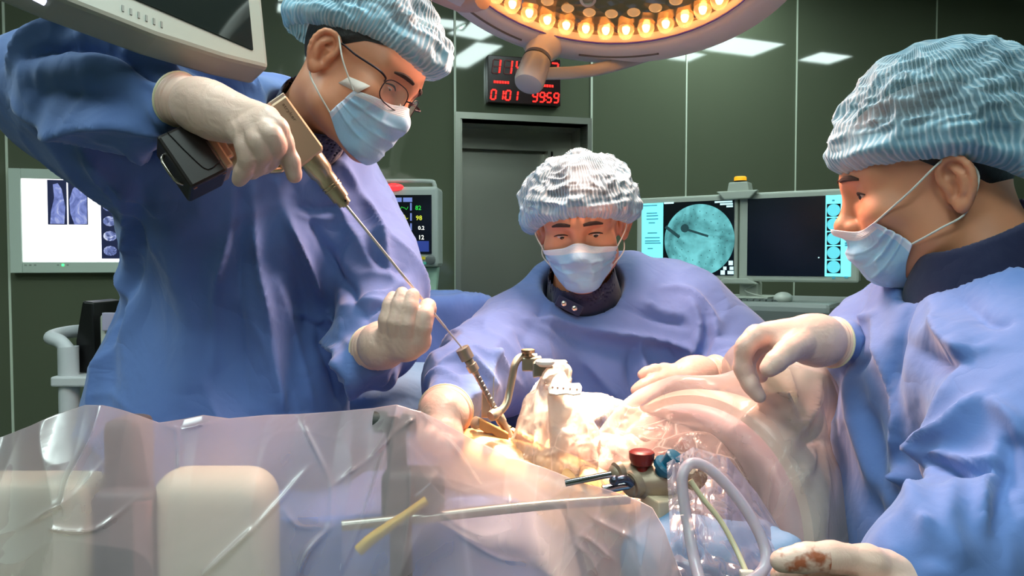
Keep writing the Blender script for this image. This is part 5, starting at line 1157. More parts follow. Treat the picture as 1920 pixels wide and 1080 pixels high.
# ================================================================== draped patient, table
def film(name, base_op, tint, rough=.12, scale=16, crease=.5, gloss=.8, bs=.85, warp=.05, face=.55):
    """clear plastic film: sharp creases are denser and glint"""
    t = NT(name); n_ = t.n; n_.remove(t.b); v = t.coord('Object')
    w = t.noise(v, scale * .35, 3, .5, .5); wv = t.add('ShaderNodeVectorMath', operation='MULTIPLY_ADD'); t.ln(w.outputs['Color'], wv.inputs[0]); wv.inputs[1].default_value = (warp, warp, warp); t.ln(v, wv.inputs[2])
    vo = t.add('ShaderNodeTexVoronoi', feature='DISTANCE_TO_EDGE'); vo.inputs['Scale'].default_value = scale; t.ln(wv.outputs[0], vo.inputs['Vector'])
    vf = t.add('ShaderNodeTexVoronoi', feature='F1'); vf.inputs['Scale'].default_value = scale; t.ln(wv.outputs[0], vf.inputs['Vector'])
    n1 = t.noise(v, scale * .9, 4, .6, .3); edge = t.ramp(vo.outputs['Distance'], [(0, (1, 1, 1)), (.035, (.25, .25, .25)), (.10, (0, 0, 0))])
    msk = t.ramp(t.noise(v, scale * .3, 2).outputs[0], [(.45, (0, 0, 0)), (.6, (1, 1, 1))]); edge = t.math('MULTIPLY', edge, msk)
    lw = t.add('ShaderNodeLayerWeight'); lw.inputs[0].default_value = .25
    op = t.math('ADD', base_op, t.math('MULTIPLY', edge, crease)); op = t.math('ADD', op, t.math('MULTIPLY', lw.outputs['Facing'], face)); op = t.math('ADD', op, t.math('MULTIPLY', n1.outputs[0], .12), clamp=True)
    hgt = t.math('ADD', t.math('MULTIPLY', t.math('ABSOLUTE', t.math('SUBTRACT', n1.outputs[0], .5)), 1.0), t.math('MULTIPLY', vf.outputs['Distance'], .5))
    nb = t.bump(hgt, bs, .012)
    di = t.add('ShaderNodeBsdfDiffuse'); di.inputs[0].default_value = lin(tint); tr = t.add('ShaderNodeBsdfTranslucent'); tr.inputs[0].default_value = lin(tint)
    mx = t.add('ShaderNodeMixShader'); mx.inputs[0].default_value = .45; t.ln(di.outputs[0], mx.inputs[1]); t.ln(tr.outputs[0], mx.inputs[2])
    tp_ = t.add('ShaderNodeBsdfTransparent'); m2 = t.add('ShaderNodeMixShader'); t.ln(op, m2.inputs[0]); t.ln(tp_.outputs[0], m2.inputs[1]); t.ln(mx.outputs[0], m2.inputs[2])
    gl_ = t.add('ShaderNodeBsdfGlossy'); gl_.inputs['Roughness'].default_value = rough; t.ln(nb, gl_.inputs['Normal']); fr = t.add('ShaderNodeFresnel'); fr.inputs[0].default_value = 1.38; t.ln(nb, fr.inputs['Normal'])
    m3 = t.add('ShaderNodeMixShader'); t.ln(t.math('MULTIPLY', fr.outputs[0], gloss, clamp=True), m3.inputs[0]); t.ln(m2.outputs[0], m3.inputs[1]); t.ln(gl_.outputs[0], m3.inputs[2]); t.ln(m3.outputs[0], t.out.inputs[0]); t.ln(nb, di.inputs['Normal'])
    return t.m
M_film1 = film('milky drape film', .27, (222, 208, 216), .32, 6, .30, .25, .3, .05, .10)
M_film2 = film('clear drape film', .20, (236, 222, 220), .20, 7, .25, .7, .4)
M_pouch = film('clear pouch film', .20, (230, 214, 230), .16, 7, .25, .35, .12)
M_film3 = film('clear crumpled film', .09, (214, 194, 186), .14, 24, .75, .6, .5, .012)

def grid_mesh(name, fn, nu, nv, m, par=None, base=None, sol=0):
    U, Vv = np.meshgrid(np.linspace(0, 1, nu), np.linspace(0, 1, nv)); X = fn(U.ravel(), Vv.ravel()); i, j = np.meshgrid(np.arange(nv - 1), np.arange(nu - 1), indexing='ij'); i = i.ravel(); j = j.ravel()
    o = mesh_obj(name, X, np.stack([i * nu + j, i * nu + j + 1, (i + 1) * nu + j + 1, (i + 1) * nu + j], 1), m, par, True, base)
    if sol: solid(o, sol)
    return o, X.reshape(nv, nu, 3)
# operating table under the drapes
tabl = thing('operating_table', 'operating table hidden below the blue drape under the patient', 'operating table', [-.2, 1.13, 0])
g = G(); g.box([-.25, 1.13, .84], (.38, .065, .05)); g.build('top', mat('table pad', (60, 64, 70), .6), tabl, bev=.02)
g = G(); g.box([-.25, 1.13, .43], (.14, .05, .37)); g.build('column', M_steel, tabl, bev=.01); g = G(); g.box([-.25, 1.13, .03], (.40, .06, .03)); g.build('base', M_steel, tabl, bev=.01)
# big blue drape over patient and table
zF = P(1000, 850, 1.17)[2]
def dr_fn(u, v):
    x = -.72 + 1.12 * u; y0 = 1.03 + .20 * np.clip((x - .03) / .14, 0, 1) ** 1.5; y1 = 1.21 + .25 * np.clip((x + .26) / .14, 0, 1); y = y0 + (y1 - y0) * v
    top = 1.02 + .055 * np.exp(-((x - .12) / .42) ** 2 - ((y - 1.22) / .24) ** 2) + .0
    top = top - .06 * np.clip((y - 1.34) / .2, 0, 1) ** 2
    e = np.minimum(np.minimum(u, 1 - u) * 1.12, np.minimum(v, 1 - v) * (y1 - y0)); drop = np.clip(1 - e / .035, 0, 1) ** 1.3
    q = np.stack([x * 7, y * 7, 0 * x], 1); wr = (1 - 2 * np.abs(vnoise(q, 5))) * .008 + (1 - 2 * np.abs(vnoise(q * 2.2, 8))) * .004
    z = top + wr - drop * (.46 + .03 * np.sin(x * 40) * 0); 
    return np.stack([x, y, z], 1)
o, _ = grid_mesh('patient_drape', dr_fn, 220, 150, M_drapeb, None, (.1, 1.1, .55), .002); tag(o, 'blue surgical drape spread over the patient and the operating table', 'drape')

# operative field: iodine film covered skin with the wound
def skin_film():
    t = NT('iodine film'); v = t.coord('Object'); n = t.noise(v, 12, 3, .5, .8)
    t.ln(t.mixc(n.outputs[0], lin((214, 138, 70)), lin((240, 196, 140))), t.b.inputs['Base Color']); t.b.inputs['Roughness'].default_value = .25; t.b.inputs['Coat Weight'].default_value = .3; n2 = t.noise(v, 60, 3, .6, 1.5)
    t.ln(t.bump(n2.outputs[0], .3, .003), t.b.inputs['Normal']); return t.m
pc = P(1020, 860, 1.16)
f = Field(pc - [.24, .20, .10], pc + [.30, .20, .10], .004)
fz = lambda px, py, d: P(px, py, d)
f.op(capsule(P(890, 815, 1.14) - [0, 0, .05], P(1190, 900, 1.10) - [0, 0, .05], .058, .055)); f.op(capsule(P(920, 800, 1.24) - [0, 0, .055], P(1200, 865, 1.20) - [0, 0, .055], .055, .055), 'u', .05)
f.op(capsule(P(918, 806, 1.15), P(975, 850, 1.145), .010, .006), 's', .008); f.op(capsule(P(960, 852, 1.13), P(1000, 888, 1.12), .006, .004), 's', .006); f.op(capsule(P(1055, 880, 1.10), P(1078, 893, 1.10), .006, .003), 's', .004)
V, F = f.mesh(); N = normals(V, F); V = V + N * (vnoise(V * 26, 3) * .0016)[:, None]
fld = mesh_obj('operative_field', V, F, skin_film(), None, True, (pc[0], pc[1], pc[2] - .1)); tag(fld, 'patient skin under orange iodine film, brightly lit round the wound', 'patient')
g = G(); g.tube([P(916, 812, 1.142), P(945, 834, 1.135), P(972, 856, 1.128)], [.002, .006, .0015], 8); g.tube([P(965, 862, 1.115), P(1000, 893, 1.105)], [.0022, .0010], 8); g.tube([P(1052, 880, 1.085), P(1066, 886, 1.085), P(1078, 894, 1.085)], [.001, .0035, .001], 8)
g.build('wound', mat('dark wound', (120, 34, 10), .3), fld, True)
# toothed retractor frame
M_tan = mat('warm grey steel', (178, 164, 146), .34, .7)
rt = thing('retractor_frame', 'toothed metal retractor strip across the lit wound', 'retractor', P(990, 832, 1.17))
g = G(); ra, rb = P(943, 808, 1.16), P(1042, 868, 1.13); rd = unit(rb - ra); rn = unit(np.cross(rd, [0, 0, 1.])); ru = np.cross(rn, rd); RRm = np.array([rd, rn, ru])
for i in range(9): g.box(ra + rd * np.linalg.norm(rb - ra) * (i + .5) / 9 + [0, 0, .004], (.0042, .006, .008), RRm)
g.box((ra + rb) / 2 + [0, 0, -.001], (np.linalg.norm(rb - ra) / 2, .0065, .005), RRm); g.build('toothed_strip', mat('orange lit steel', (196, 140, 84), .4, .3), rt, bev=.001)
g = G(); g.lathe(P(895, 794, 1.13), unit(P(889, 792, 1.13) - P(899, 796, 1.135)), [(0, .0095), (.006, .0095), (.007, .006)], 24); g.build('disc', M_tan, rt, True)
g = G(); g.prism([(0, -.008), (.012, -.010), (.022, -.006), (.03, -.009), (.05, -.006), (.05, .006), (.02, .008), (0, .008)], P(898, 793, 1.125), unit(P(945, 815, 1.13) - P(898, 793, 1.125)), WZ, .010); g.build('bar', mat('orange lit steel'), rt, bev=.002)
g = G(); g.prism([(-.007, 0), (.007, 0), (.007, .034), (.003, .042), (-.006, .040)], P(911, 783, 1.15), AX, WZ, .006); g.build('blade', M_tan, rt, bev=.0015)
g = G(); g.tube([P(924, 762, 1.12), P(926, 706, 1.12)], .0009, 8); o = g.build('guide_pin', mat('bright steel pin', (226, 220, 216), .25, .6), smooth=True); tag(o, 'thin upright steel pin standing behind the guide sleeve', 'pin')

# tracker arm with clamp, perforated plate
ta_ = thing('tracker_arm', 'bent tan metal arm joined to a clamp over the field', 'surgical arm', P(930, 785, 1.12))
g = G(); g.tube([P(927, 776, 1.115), P(941, 768, 1.12), P(950, 755, 1.125), P(955, 735, 1.13), P(961, 705, 1.13), P(965, 685, 1.13), P(974, 671, 1.135), P(990, 668, 1.14), P(1006, 670, 1.14)], .0058, 16); g.build('tube', M_tan, ta_, True)
g = G(); a_, b_ = P(920, 781, 1.105), P(940, 769, 1.12); g.lathe(a_, b_ - a_, [(0, .0075), (.004, .0085), (.010, .0085), (.012, .0070), (.018, .0070)], 24); g.build('end_joint', M_tan, ta_, True)
g = G(); g.box(P(992, 682, 1.14), (.011, .009, .0105)); g.box(P(1008, 673, 1.14), (.006, .008, .004)); g.build('joint_block', M_tan, ta_, bev=.002)
g = G(); g.lathe(P(990, 668, 1.13), WZ, [(0, .006), (.004, .006), (.005, .0095), (.007, .0105), (.010, .0105), (.011, .008)], 24); g.build('thumb_screw', mat('brown steel', (130, 110, 92), .35, .8), ta_, True)
bk = thing('clamp_bracket', 'metal bracket with white knob and holed plate above the wrapped post', 'clamp', P(1045, 760, 1.13))
g = G(); g.prism([(-.026, -.012), (-.026, .010), (-.022, .013), (.026, .013), (.028, -.016), (.020, -.016), (.018, .002), (-.004, .002), (-.012, -.010)], P(1031, 692, 1.13), AX, AU, .026); g.build('yoke', mat('yoke steel', (176, 168, 156), .3, .8), bk, bev=.002)
g = G(); g.lathe(P(1022, 687, 1.105), WZ, [(0, .009), (.004, .014), (.008, .0145), (.010, .012), (.011, .004)], 28); g.build('white_knob', mat('white-lit finish', (236, 230, 224), .3), bk, True)  # lamp glare painted as white on metal knob, post, joint and sleeve tip
g = G(); pl0 = P(1058, 728, 1.095); e1 = unit(ddir(.96, -.2, -.06)); e2 = unit(ddir(.1, .45, .88)); 
g.prism([(-.016, .022), (-.002, .026), (.008, .008), (.022, .010), (.026, .004), (.025, -.007), (.014, -.010), (.004, -.0085), (-.010, -.012), (-.022, -.011), (-.024, -.002), (-.020, .006)], pl0, e1, e2, .004); pla = g.build('holed_plate', mat('white-lit plate', (232, 226, 220), .3), bk, bev=.001)  # metal plate, its overlit white put into the base colour
g = G(); nn_ = unit(np.cross(e1, e2)); nn_ = nn_ if nn_ @ AF < 0 else -nn_
for x in (-.017, -.0095, -.001, .009, .019): g.lathe(pl0 + e1 * x - e2 * .001 + nn_ * .0021, nn_, [(0, .0016), (.0004, .0016)], 12)
g.build_each('hole', mat('dark hole', (70, 40, 30), .5), pla, True)
g = G(); g.tube([P(1040, 735, 1.125), P(1046, 790, 1.13), P(1050, 860, 1.14)], [.012, .014, .016], 16); g.build('post', mat('white-lit finish'), bk, True)
g = G(); g.sphere(P(1052, 768, 1.125), .015, 14, (1.1, .8, 1.2)); g.build('swivel_joint', mat('white-lit finish'), bk, True)

# clear film round the post and over the patient's lower back
f = Field(P(960, 900, 1.16) * [1, 1, 1] - [.03, .22, .06], P(1330, 700, 1.2) + [.06, .2, .05], .0042)
fw = Field(P(1040, 780, 1.13) - .13, P(1040, 780, 1.13) + .13, .0035)
fw.op(capsule(P(1042, 718, 1.13), P(1046, 862, 1.13), .028, .050)); fw.op(capsule(P(1010, 765, 1.13), P(1003, 835, 1.13), .018, .028), 'u', .03); fw.op(capsule(P(1080, 800, 1.13), P(1085, 865, 1.13), .02, .03), 'u', .03)
fw.op(ell(P(1058, 728, 1.10), (.03, .04, .018)), 's', .006)
V, F = fw.mesh(); N = normals(V, F); wp = np.stack([vnoise(V * 11, 1), vnoise(V * 11, 2), vnoise(V * 11, 3)], 1); V = V + N * ((1 - 2 * np.abs(vnoise(V * [34, 34, 12] + wp, 4))) * .008 + (1 - 2 * np.abs(vnoise(V * [60, 60, 26] + wp, 6))) * .003)[:, None]
M_wrap = film('dense wrapped film', .40, (246, 232, 222), .2, 30, .45, .5, .5, .012, .3)
o = mesh_obj('instrument_bag', V, F, M_wrap, None, True, tuple(P(1046, 862, 1.13))); tag(o, 'brightly lit clear bag gathered round the upright post', 'plastic bag')
f.op(ell(P(1170, 862, 1.17), (.130, .12, .070)), 'u', .06); f.op(ell(P(1100, 815, 1.16), (.06, .06, .055)), 'u', .05); f.op(ell(P(1290, 900, 1.10), (.09, .12, .08)), 'u', .05)
f.op(half((0, 0, -1), -P(1000, 890, 1.14)[2]), 'i', .01)
V, F = f.mesh(); N = normals(V, F); q = V * 17; wp = np.stack([vnoise(V * 11, 1), vnoise(V * 11, 2), vnoise(V * 11, 3)], 1)
D = (1 - 2 * np.abs(vnoise(q + wp, 4))) * .010 + (1 - 2 * np.abs(vnoise(q * 2.3 + wp * 2, 6))) * .005; V = V + N * D[:, None]
o = mesh_obj('plastic_film', V, F, M_film3, None, True, (P(1100, 860, 1.15)[0], 1.15, 1.05)); tag(o, 'clear crumpled plastic film wrapped round the post and patient', 'plastic sheet')
# pink towel and folded drape seen through it
f = Field(P(1170, 860, 1.17) - .16, P(1170, 860, 1.17) + .16, .006); f.op(ell(P(1165, 865, 1.18), (.100, .09, .045))); f.op(ell(P(1250, 880, 1.14), (.05, .07, .05)), 'u', .04); V, F = f.mesh(); N = normals(V, F); V = V + N * ((1 - 2 * np.abs(vnoise(V * 24, 9))) * .006)[:, None]
o = mesh_obj('folded_towel', V, F, mat('salmon towel', (150, 104, 98), .8, bump=(90, .3, .003)), None, True, (P(1165, 865, 1.18)[0], P(1165, 865, 1.18)[1], 1.08)); tag(o, 'salmon folded towel lying under the clear crumpled film', 'towel')

# ================================================================== guide sleeve, drill
GA, GB = P(866, 652, 1.115), P(985, 872, 1.155); gdv = unit(GB - GA); Lg = np.linalg.norm(GB - GA)
gs = thing('guide_sleeve', 'slim metal guide sleeve slanting down into the wound', 'surgical instrument', GB)
g = G(); g.lathe(GA, gdv, [(0, .0085), (.001, .0105), (.019, .0105), (.020, .006)], 24); g.build('top_collar', M_tan, gs, True)
g = G(); g.lathe(GA, gdv, [(.019, .0052), (.022, .0068), (.028, .0068), (.029, .0085), (.040, .0085), (.042, .0052), (.046, .0046)], 24); g.build('lower_collar', M_tan, gs, True)
pr = [(.044, .0046)]; 
for i in range(8): z_ = .050 + i * .0075; pr += [(z_, .0046), (z_ + .0006, .0039), (z_ + .0016, .0039), (z_ + .0022, .0046)]
g = G(); g.lathe(GA, gdv, pr + [(.118, .0046)], 20); g.build('ribbed_shaft', mat('satin steel shaft', (150, 140, 132), .3, .85), gs, True)
g = G(); g.lathe(GA, gdv, [(.116, .0062), (.122, .0078), (.132, .0078), (.134, .0066), (.160, .0062), (Lg * .86, .0055)], 20); g.build('lower_sleeve', M_tan, gs, True)
g = G(); g.lathe(GA, gdv, [(Lg * .86, .0048), (Lg, .0042)], 20); g.build('tip', mat('white-lit finish'), gs, True)
DB0 = P(515, 183, .965); bdir = unit(GA - DB0); ew_ = ddir(-.12, .88, -.45); ew_ = unit(ew_ - bdir * (ew_ @ bdir)); eh_ = unit(np.cross(bdir, ew_))
if eh_ @ AX < 0: eh_ = -eh_                           # eh: image right-up; the grip goes the other way
DR = np.array([bdir, ew_, eh_]); chk = P(657, 380, 1.0); Lc = (chk - DB0) @ bdir * 1.035
dl_ = thing('power_drill', 'champagne metal cordless drill with black battery held by the left person', 'drill', P(560, 300, .97))
M_champ = mat('champagne metal', (186, 160, 134), .36, .7); M_champ2 = mat('polished champagne metal', (204, 182, 154), .26, .85)
def D3(a, w, h): return DB0 + bdir * a + ew_ * w + eh_ * h
A0 = .004
g = G(); g.prism([(0, .017), (.080, .016), (.086, .012), (.086, -.030), (.045, -.024), (.028, -.012), (0, -.010)], D3(A0, .022, .0), bdir, eh_, .036); g.build('motor_housing', M_champ, dl_, bev=.0035)
g = G(); g.box(D3(A0 - .001, .022, .0035), (.0025, .017, .0125), DR); g.build('rear_cap', mat('pale metal edge', (214, 196, 176), .3, .7), dl_, bev=.001)
text_mesh('lettering', 'stryker', mat('dark etching', (92, 72, 56), .5), D3(.012, .0038, .004), bdir, eh_, .0042, dl_, 0, .026)
ctr = lambda a: D3(a, .022, -.003)
g = G(); a0 = .084; Ln = Lc - a0
g.lathe(ctr(a0), bdir, [(0, .0175), (Ln * .33, .0165), (Ln * .40, .0135), (Ln * .55, .0138), (Ln * .555, .0125), (Ln * .57, .0125), (Ln * .575, .0142), (Ln * .60, .0142), (Ln * .605, .0125), (Ln * .62, .0125), (Ln * .625, .0140), (Ln * .655, .0140), (Ln * .66, .0128), (Ln * .86, .0122), (Ln * .865, .0100)], 36)
g.build('nose', M_champ2, dl_, True)
g = G(); g.lathe(ctr(a0), bdir, [(Ln * .86, .0098), (Ln * .97, .0094), (Ln * .975, .0055), (Ln * 1.0, .0050), (Ln * 1.01, .003)], 28); chk_ = g.build('chuck', M_champ2, dl_, True)
g = G(); q = ctr(a0 + Ln * .915) - ew_ * .0094; g.lathe(q, -ew_, [(0, .0016), (.0006, .0016)], 12); g.build('key_hole', M_black, chk_, True)
bs = ctr(a0 + Ln); bit = thing('drill_bit', 'long thin steel drill bit running from the chuck to the guide sleeve', 'drill bit', GA)
g = G(); LB = np.linalg.norm(GA - bs); bd2 = unit(GA - bs); g.lathe(bs - bd2 * .004, bd2, [(0, .0020), (LB * .86, .0020), (LB * .87, .0014), (LB + .02, .0012)], 12); g.build('shaft', mat('bright steel pin'), bit, True)
# grip and battery
hb = D3(.062, .022, -.024); bc = P(372, 300, .968); hdv = unit(bc - hb)
f = Field(np.minimum(hb, bc) - .06, np.maximum(hb, bc) + .06, .002); f.op(flatcap(hb, hb + hdv * .085, .0185, .018, .85, ew_)); V, F = f.mesh(); mesh_obj('grip', V, F, M_champ, dl_, True)
g = G(); g.tube([hb + bdir * .016 + hdv * .018, hb + bdir * .026 + hdv * .022, hb + bdir * .024 + hdv * .040, hb + bdir * .015 + hdv * .046], .0055, 12); g.build('trigger', M_champ2, dl_, True)
eb = unit(ddir(.54, .10, -.84)); ewb = unit(ew_ - eb * (ew_ @ eb)); ehb = np.cross(eb, ewb); ehb = ehb if ehb @ AX > 0 else -ehb; BR = np.array([ehb, eb, ewb])
fc = P(362, 287, .925); cB = fc + ewb * .034
M_bat = mat('dark brown battery plastic', (30, 21, 20), .40)
g = G(); g.box(cB, (.0255, .0375, .033), BR); bat = g.build('battery', M_bat, dl_, bev=.004)
g = G(); g.box(cB + ehb * .030, (.006, .034, .030), BR); g.box(cB + ehb * .040, (.006, .022, .022), BR); g.build('collar', M_champ, dl_, bev=.003)
g = G(); s_ = fc - ewb * .0006; g.tube([s_ - ehb * .012 - eb * .036, s_ - ehb * .004 + eb * .005, s_ + ehb * .004 + eb * .026, s_ + ehb * .023 + eb * .022], .0006, 6, 3); g.build('seam', M_black, bat, True)
g = G(); lo_ = cB - ehb * .0262; g.tube([lo_ + eb * .022 - ewb * .008, lo_ - ehb * .006 + eb * .014 - ewb * .012, lo_ - ehb * .006 - eb * .012 - ewb * .012, lo_ - eb * .020 - ewb * .008], .0022, 10, 3); g.build('release_clip', mat('steel clip', (170, 160, 150), .25, .9), bat, True)
for (a, c_) in ((-.020, -.026), (.020, -.026)):
    g = G(); q = cB + eb * .0372 + ehb * a + ewb * c_; g.lathe(q, eb, [(0, .0026), (.001, .0026)], 12); g.build('screw', mat('brass screw', (190, 130, 90), .3, .9), bat, True)

# ================================================================== rail clamp with red and blue knobs
rc = thing('rail_clamp', 'cast tan rail clamp with a red and a blue knob', 'clamp', P(1210, 930, .93))
M_cast = mat('cast tan metal', (160, 142, 122), .42, .45, bump=(120, .1, .001))
f = Field(P(1200, 905, .93) - .09, P(1200, 905, .93) + .09, .0022)
f.op(capsule(P(1160, 886, .93), P(1228, 882, .95), .013, .018)); f.op(capsule(P(1190, 908, .925), P(1240, 900, .93), .0165, .020), 'u', .012); f.op(capsule(P(1248, 905, .93), P(1262, 893, .935), .017, .010), 'u', .014)
f.op(capsule(P(1222, 920, .93), P(1232, 932, .93), .014, .014), 'u', .01)
V, F = f.mesh(); mesh_obj('body', V, F, M_cast, rc, True)
def facing_lathe(name, p, ax, prof, m, par, n=28): g = G(); g.lathe(p, ax, prof, n); return g.build(name, m, par, True)
lft = unit(ddir(-.86, -.42, -.22))
facing_lathe('socket_ring', P(1190, 906, .918), lft, [(-.004, .0165), (.004, .0165), (.006, .0145), (.006, .0115), (.0, .0112)], M_cast, rc); facing_lathe('socket_ring', P(1160, 884, .925), lft, [(-.004, .0125), (.003, .0125), (.004, .010), (.004, .008)], M_cast, rc)
M_chr = mat('chrome rod', (170, 170, 178), .12, 1.0)
g = G(); g.tube([P(1156, 887, .925), P(1060, 906, .93)], .0042, 14); g.build('upper_rod', M_chr, rc, True); g = G(); g.tube([P(1186, 908, .915), P(1130, 918, .91)], .0055, 14); g.build('lower_rod', M_chr, rc, True)
g = G(); g.tube([P(1152, 902, .90), P(1172, 898, .90), P(1184, 908, .905)], .0048, 12); g.sphere(P(1152, 901, .90), .0065, 10); g.build('latch', mat('blue grey steel', (84, 88, 104), .25, .8), rc, True)
M_redk = mat('dark red knob', (128, 30, 22), .35); M_blue = mat('teal blue knob', (16, 84, 112), .3)
kx = P(1203, 876, .925); facing_lathe('red_knob', kx - WZ * .004, WZ, [(0, .008), (.006, .008), (.008, .013), (.014, .0155), (.023, .016), (.025, .013)], M_redk, rc, 10)
kd = unit(ddir(.46, -.42, .78)); kb = P(1236, 893, .922); facing_lathe('blue_knob', kb, kd, [(-.004, .008), (.008, .010), (.012, .0105), (.013, .0165), (.019, .0172), (.022, .015), (.022, .0105), (.036, .0115), (.038, .0095), (.0385, .001)], M_blue, rc, 36)
g = G(); g.box(P(1244, 950, .915), (.020, .022, .0145), np.array([unit([1, .35, 0]), unit([-.35, 1, 0]), WZ])); g.build('mounting_block', mat('beige block', (196, 178, 150), .5), rc, bev=.002)

# ================================================================== C-arm detector drum and housing
can = unit(ddir(-.73, -.66, .14)); cc = P(1284, 984, 1.10); RD = .166
ca_ = thing('c_arm', 'large cream imaging arm head wrapped in clear film at right', 'c-arm', [cc[0] + .2, cc[1] + .15, 0])
M_cream = mat('cream enamel', (214, 196, 180), .4); M_pink = mat('rose detector face', (226, 186, 186), .45)
g = G(); g.lathe(cc, can, [(-.012, RD + .012), (.0, RD + .008), (.006, RD), (.007, RD - .012), (.004, RD - .02), (.010, RD * .72), (.012, .02)], 96, ref=(0, 0, 1)); g.build('detector_face', M_pink, ca_, True)
g = G(); g.lathe(cc, -can, [(.010, RD + .010), (.012, RD + .024), (.030, RD + .034), (.065, RD + .034), (.085, RD + .022), (.13, RD - .03), (.17, RD - .06), (.18, .02)], 96, ref=(0, 0, 1)); g.build('drum', M_cream, ca_, True)
f = Field(P(1540, 860, 1.30) - [.26, .3, .42], P(1540, 860, 1.30) + [.24, .3, .30], .008)
f.op(rbox(P(1500, 880, 1.30), (.10, .12, .20), .05, np.array([unit([1, .3, -.1]), unit([-.3, 1, 0]), unit([.1, 0, 1])]))); f.op(rbox(P(1570, 960, 1.34), (.10, .11, .22), .05), 'u', .05); V, F = f.mesh(); mesh_obj('housing', V, F, mat('grey green enamel', (138, 150, 136), .45), ca_, True)
g = G(); pp = P(1462, 778, 1.07); e1 = unit(ddir(.5, .3, -.85)); e2 = unit(np.cross(can, e1)); g.prism([(-.04, -.026), (.04, -.026), (.04, .03), (-.04, .03)], pp, e1, e2, .006); cov = g.build('cover_plate', M_cream, ca_, bev=.004)
g = G(); [g.lathe(P(x, y, 1.062), can, [(0, .0035), (.004, .0035)], 12) for x, y in ((1455, 762), (1472, 790))]; g.build_each('cover_screw', mat('brown screw', (150, 112, 92), .5), cov, True)
g = G(); g.tube([P(1570, 1000, 1.40), [P(1620, 1100, 1.5)[0], 1.55, .7], [P(1620, 1100, 1.5)[0], 1.75, .35]], .07, 16); g.box([P(1620, 1100, 1.5)[0], 1.75, .18], (.16, .2, .15)); g.build('c_frame', mat('grey green enamel'), ca_, True)
# clear film over it
f = Field(P(1400, 860, 1.15) - [.34, .30, .36], P(1400, 860, 1.15) + [.42, .38, .28], .0065)
f.op(capsule(cc + can * .012, cc - can * .10, RD + .030, RD + .045)); 
def disc_prim(c, n, R, hh, rad):
    def fn(X, Y, Z):
        x, y, z = X - c[0], Y - c[1], Z - c[2]; t = x * n[0] + y * n[1] + z * n[2]; r = np.sqrt(np.maximum(x * x + y * y + z * z - t * t, 0)); a = r - (R - rad); b = np.abs(t) - (hh - rad)
        return np.minimum(np.maximum(a, b), 0) + np.sqrt(np.maximum(a, 0) ** 2 + np.maximum(b, 0) ** 2) - rad
    return fn, np.asarray(c) - R - hh, np.asarray(c) + R + hh
f.F[:] = 1.0; f.op(disc_prim(cc - can * .045, can, RD + .046, .075, .03)); f.op(rbox(P(1500, 880, 1.30), (.115, .135, .215), .06, np.array([unit([1, .3, -.1]), unit([-.3, 1, 0]), unit([.1, 0, 1])])), 'u', .05); f.op(rbox(P(1570, 960, 1.34), (.115, .125, .235), .06), 'u', .06)
f.op(capsule(P(1440, 745, 1.10), P(1550, 740, 1.28), .035, .05), 'u', .08)
V, F = f.mesh(); N = normals(V, F); wp = np.stack([vnoise(V * 5, 1), vnoise(V * 5, 2), vnoise(V * 5, 3)], 1); D = (1 - 2 * np.abs(vnoise(V * [8, 8, 5] + wp, 4))) * .008 + (1 - 2 * np.abs(vnoise(V * 16 + wp, 6))) * .003
specC = [([(1240, 745), (1330, 700), (1440, 690), (1540, 710)], .010, .012), ([(1530, 712), (1510, 780), (1480, 830)], .014, .010), ([(1470, 700), (1480, 760), (1475, 800)], .010, .008), ([(1500, 800), (1400, 830), (1330, 800)], .008, .008), ([(1440, 740), (1390, 800), (1330, 850)], .008, .008), ([(1560, 740), (1500, 900), (1440, 1000)], .010, .012), ([(1480, 830), (1450, 900), (1440, 960)], .009, .008)]
folds(D, V, N, specC); V = V + N * D[:, None]
keep = V[:, 2] > .80; ok = keep[F].all(1)
used = np.unique(F[ok]); rm = -np.ones(len(V), int); rm[used] = np.arange(len(used))
o = mesh_obj('plastic_cover', V[used], rm[F[ok]], M_film2, None, True, (cc[0] + .1, cc[1] + .1, .8)); tag(o, 'clear film cover drawn over the cream imaging arm head', 'plastic sheet')

# ================================================================== suction pouch and tubing (front right)
def pouch(u, v):
    # outline in pixels, depth ~.80: a clear bag with a stiff rim
    top = np.array([(1250, 868), (1300, 838), (1365, 858), (1420, 925), (1468, 1000)]); bot = np.array([(1262, 1120), (1310, 1150), (1360, 1150), (1420, 1140), (1478, 1110)])
    xs = np.linspace(0, 1, 5); tx = np.interp(u, xs, top[:, 0]); ty = np.interp(u, xs, top[:, 1]); bx = np.interp(u, xs, bot[:, 0]); by = np.interp(u, xs, bot[:, 1]); x = tx + (bx - tx) * v; y = ty + (by - ty) * v
    d = .90 - .16 * v - .02 * np.sin(u * 3.14) * np.sin(v * 3.14); q = np.stack([u * 6, v * 7, 0 * u], 1); d = d + (1 - 2 * np.abs(vnoise(q * .8, 3))) * .006 + (1 - 2 * np.abs(vnoise(q * 2.0, 7))) * .0018
    return C0 + AX * ((x - 960) / FPX * d)[:, None] + AU * ((540 - y) / FPX * d)[:, None] + AF * d[:, None]
pb = P(1360, 1100, .78)
o, _ = grid_mesh('suction_pouch', pouch, 150, 150, M_pouch, None, pb); tag(o, 'clear plastic fluid pouch hanging in front of the imaging arm', 'pouch')
f = Field(P(1340, 1040, .86) - [.14, .12, .14], P(1340, 1040, .86) + [.14, .12, .12], .006)
f.op(rbox(P(1345, 1130, .88), (.10, .05, .085), .03)); f.op(ell(P(1280, 1070, .89), (.06, .04, .06)), 'u', .04); V, F = f.mesh(); N = normals(V, F); V = V + N * ((1 - 2 * np.abs(vnoise(V * 18, 9))) * .007)[:, None]
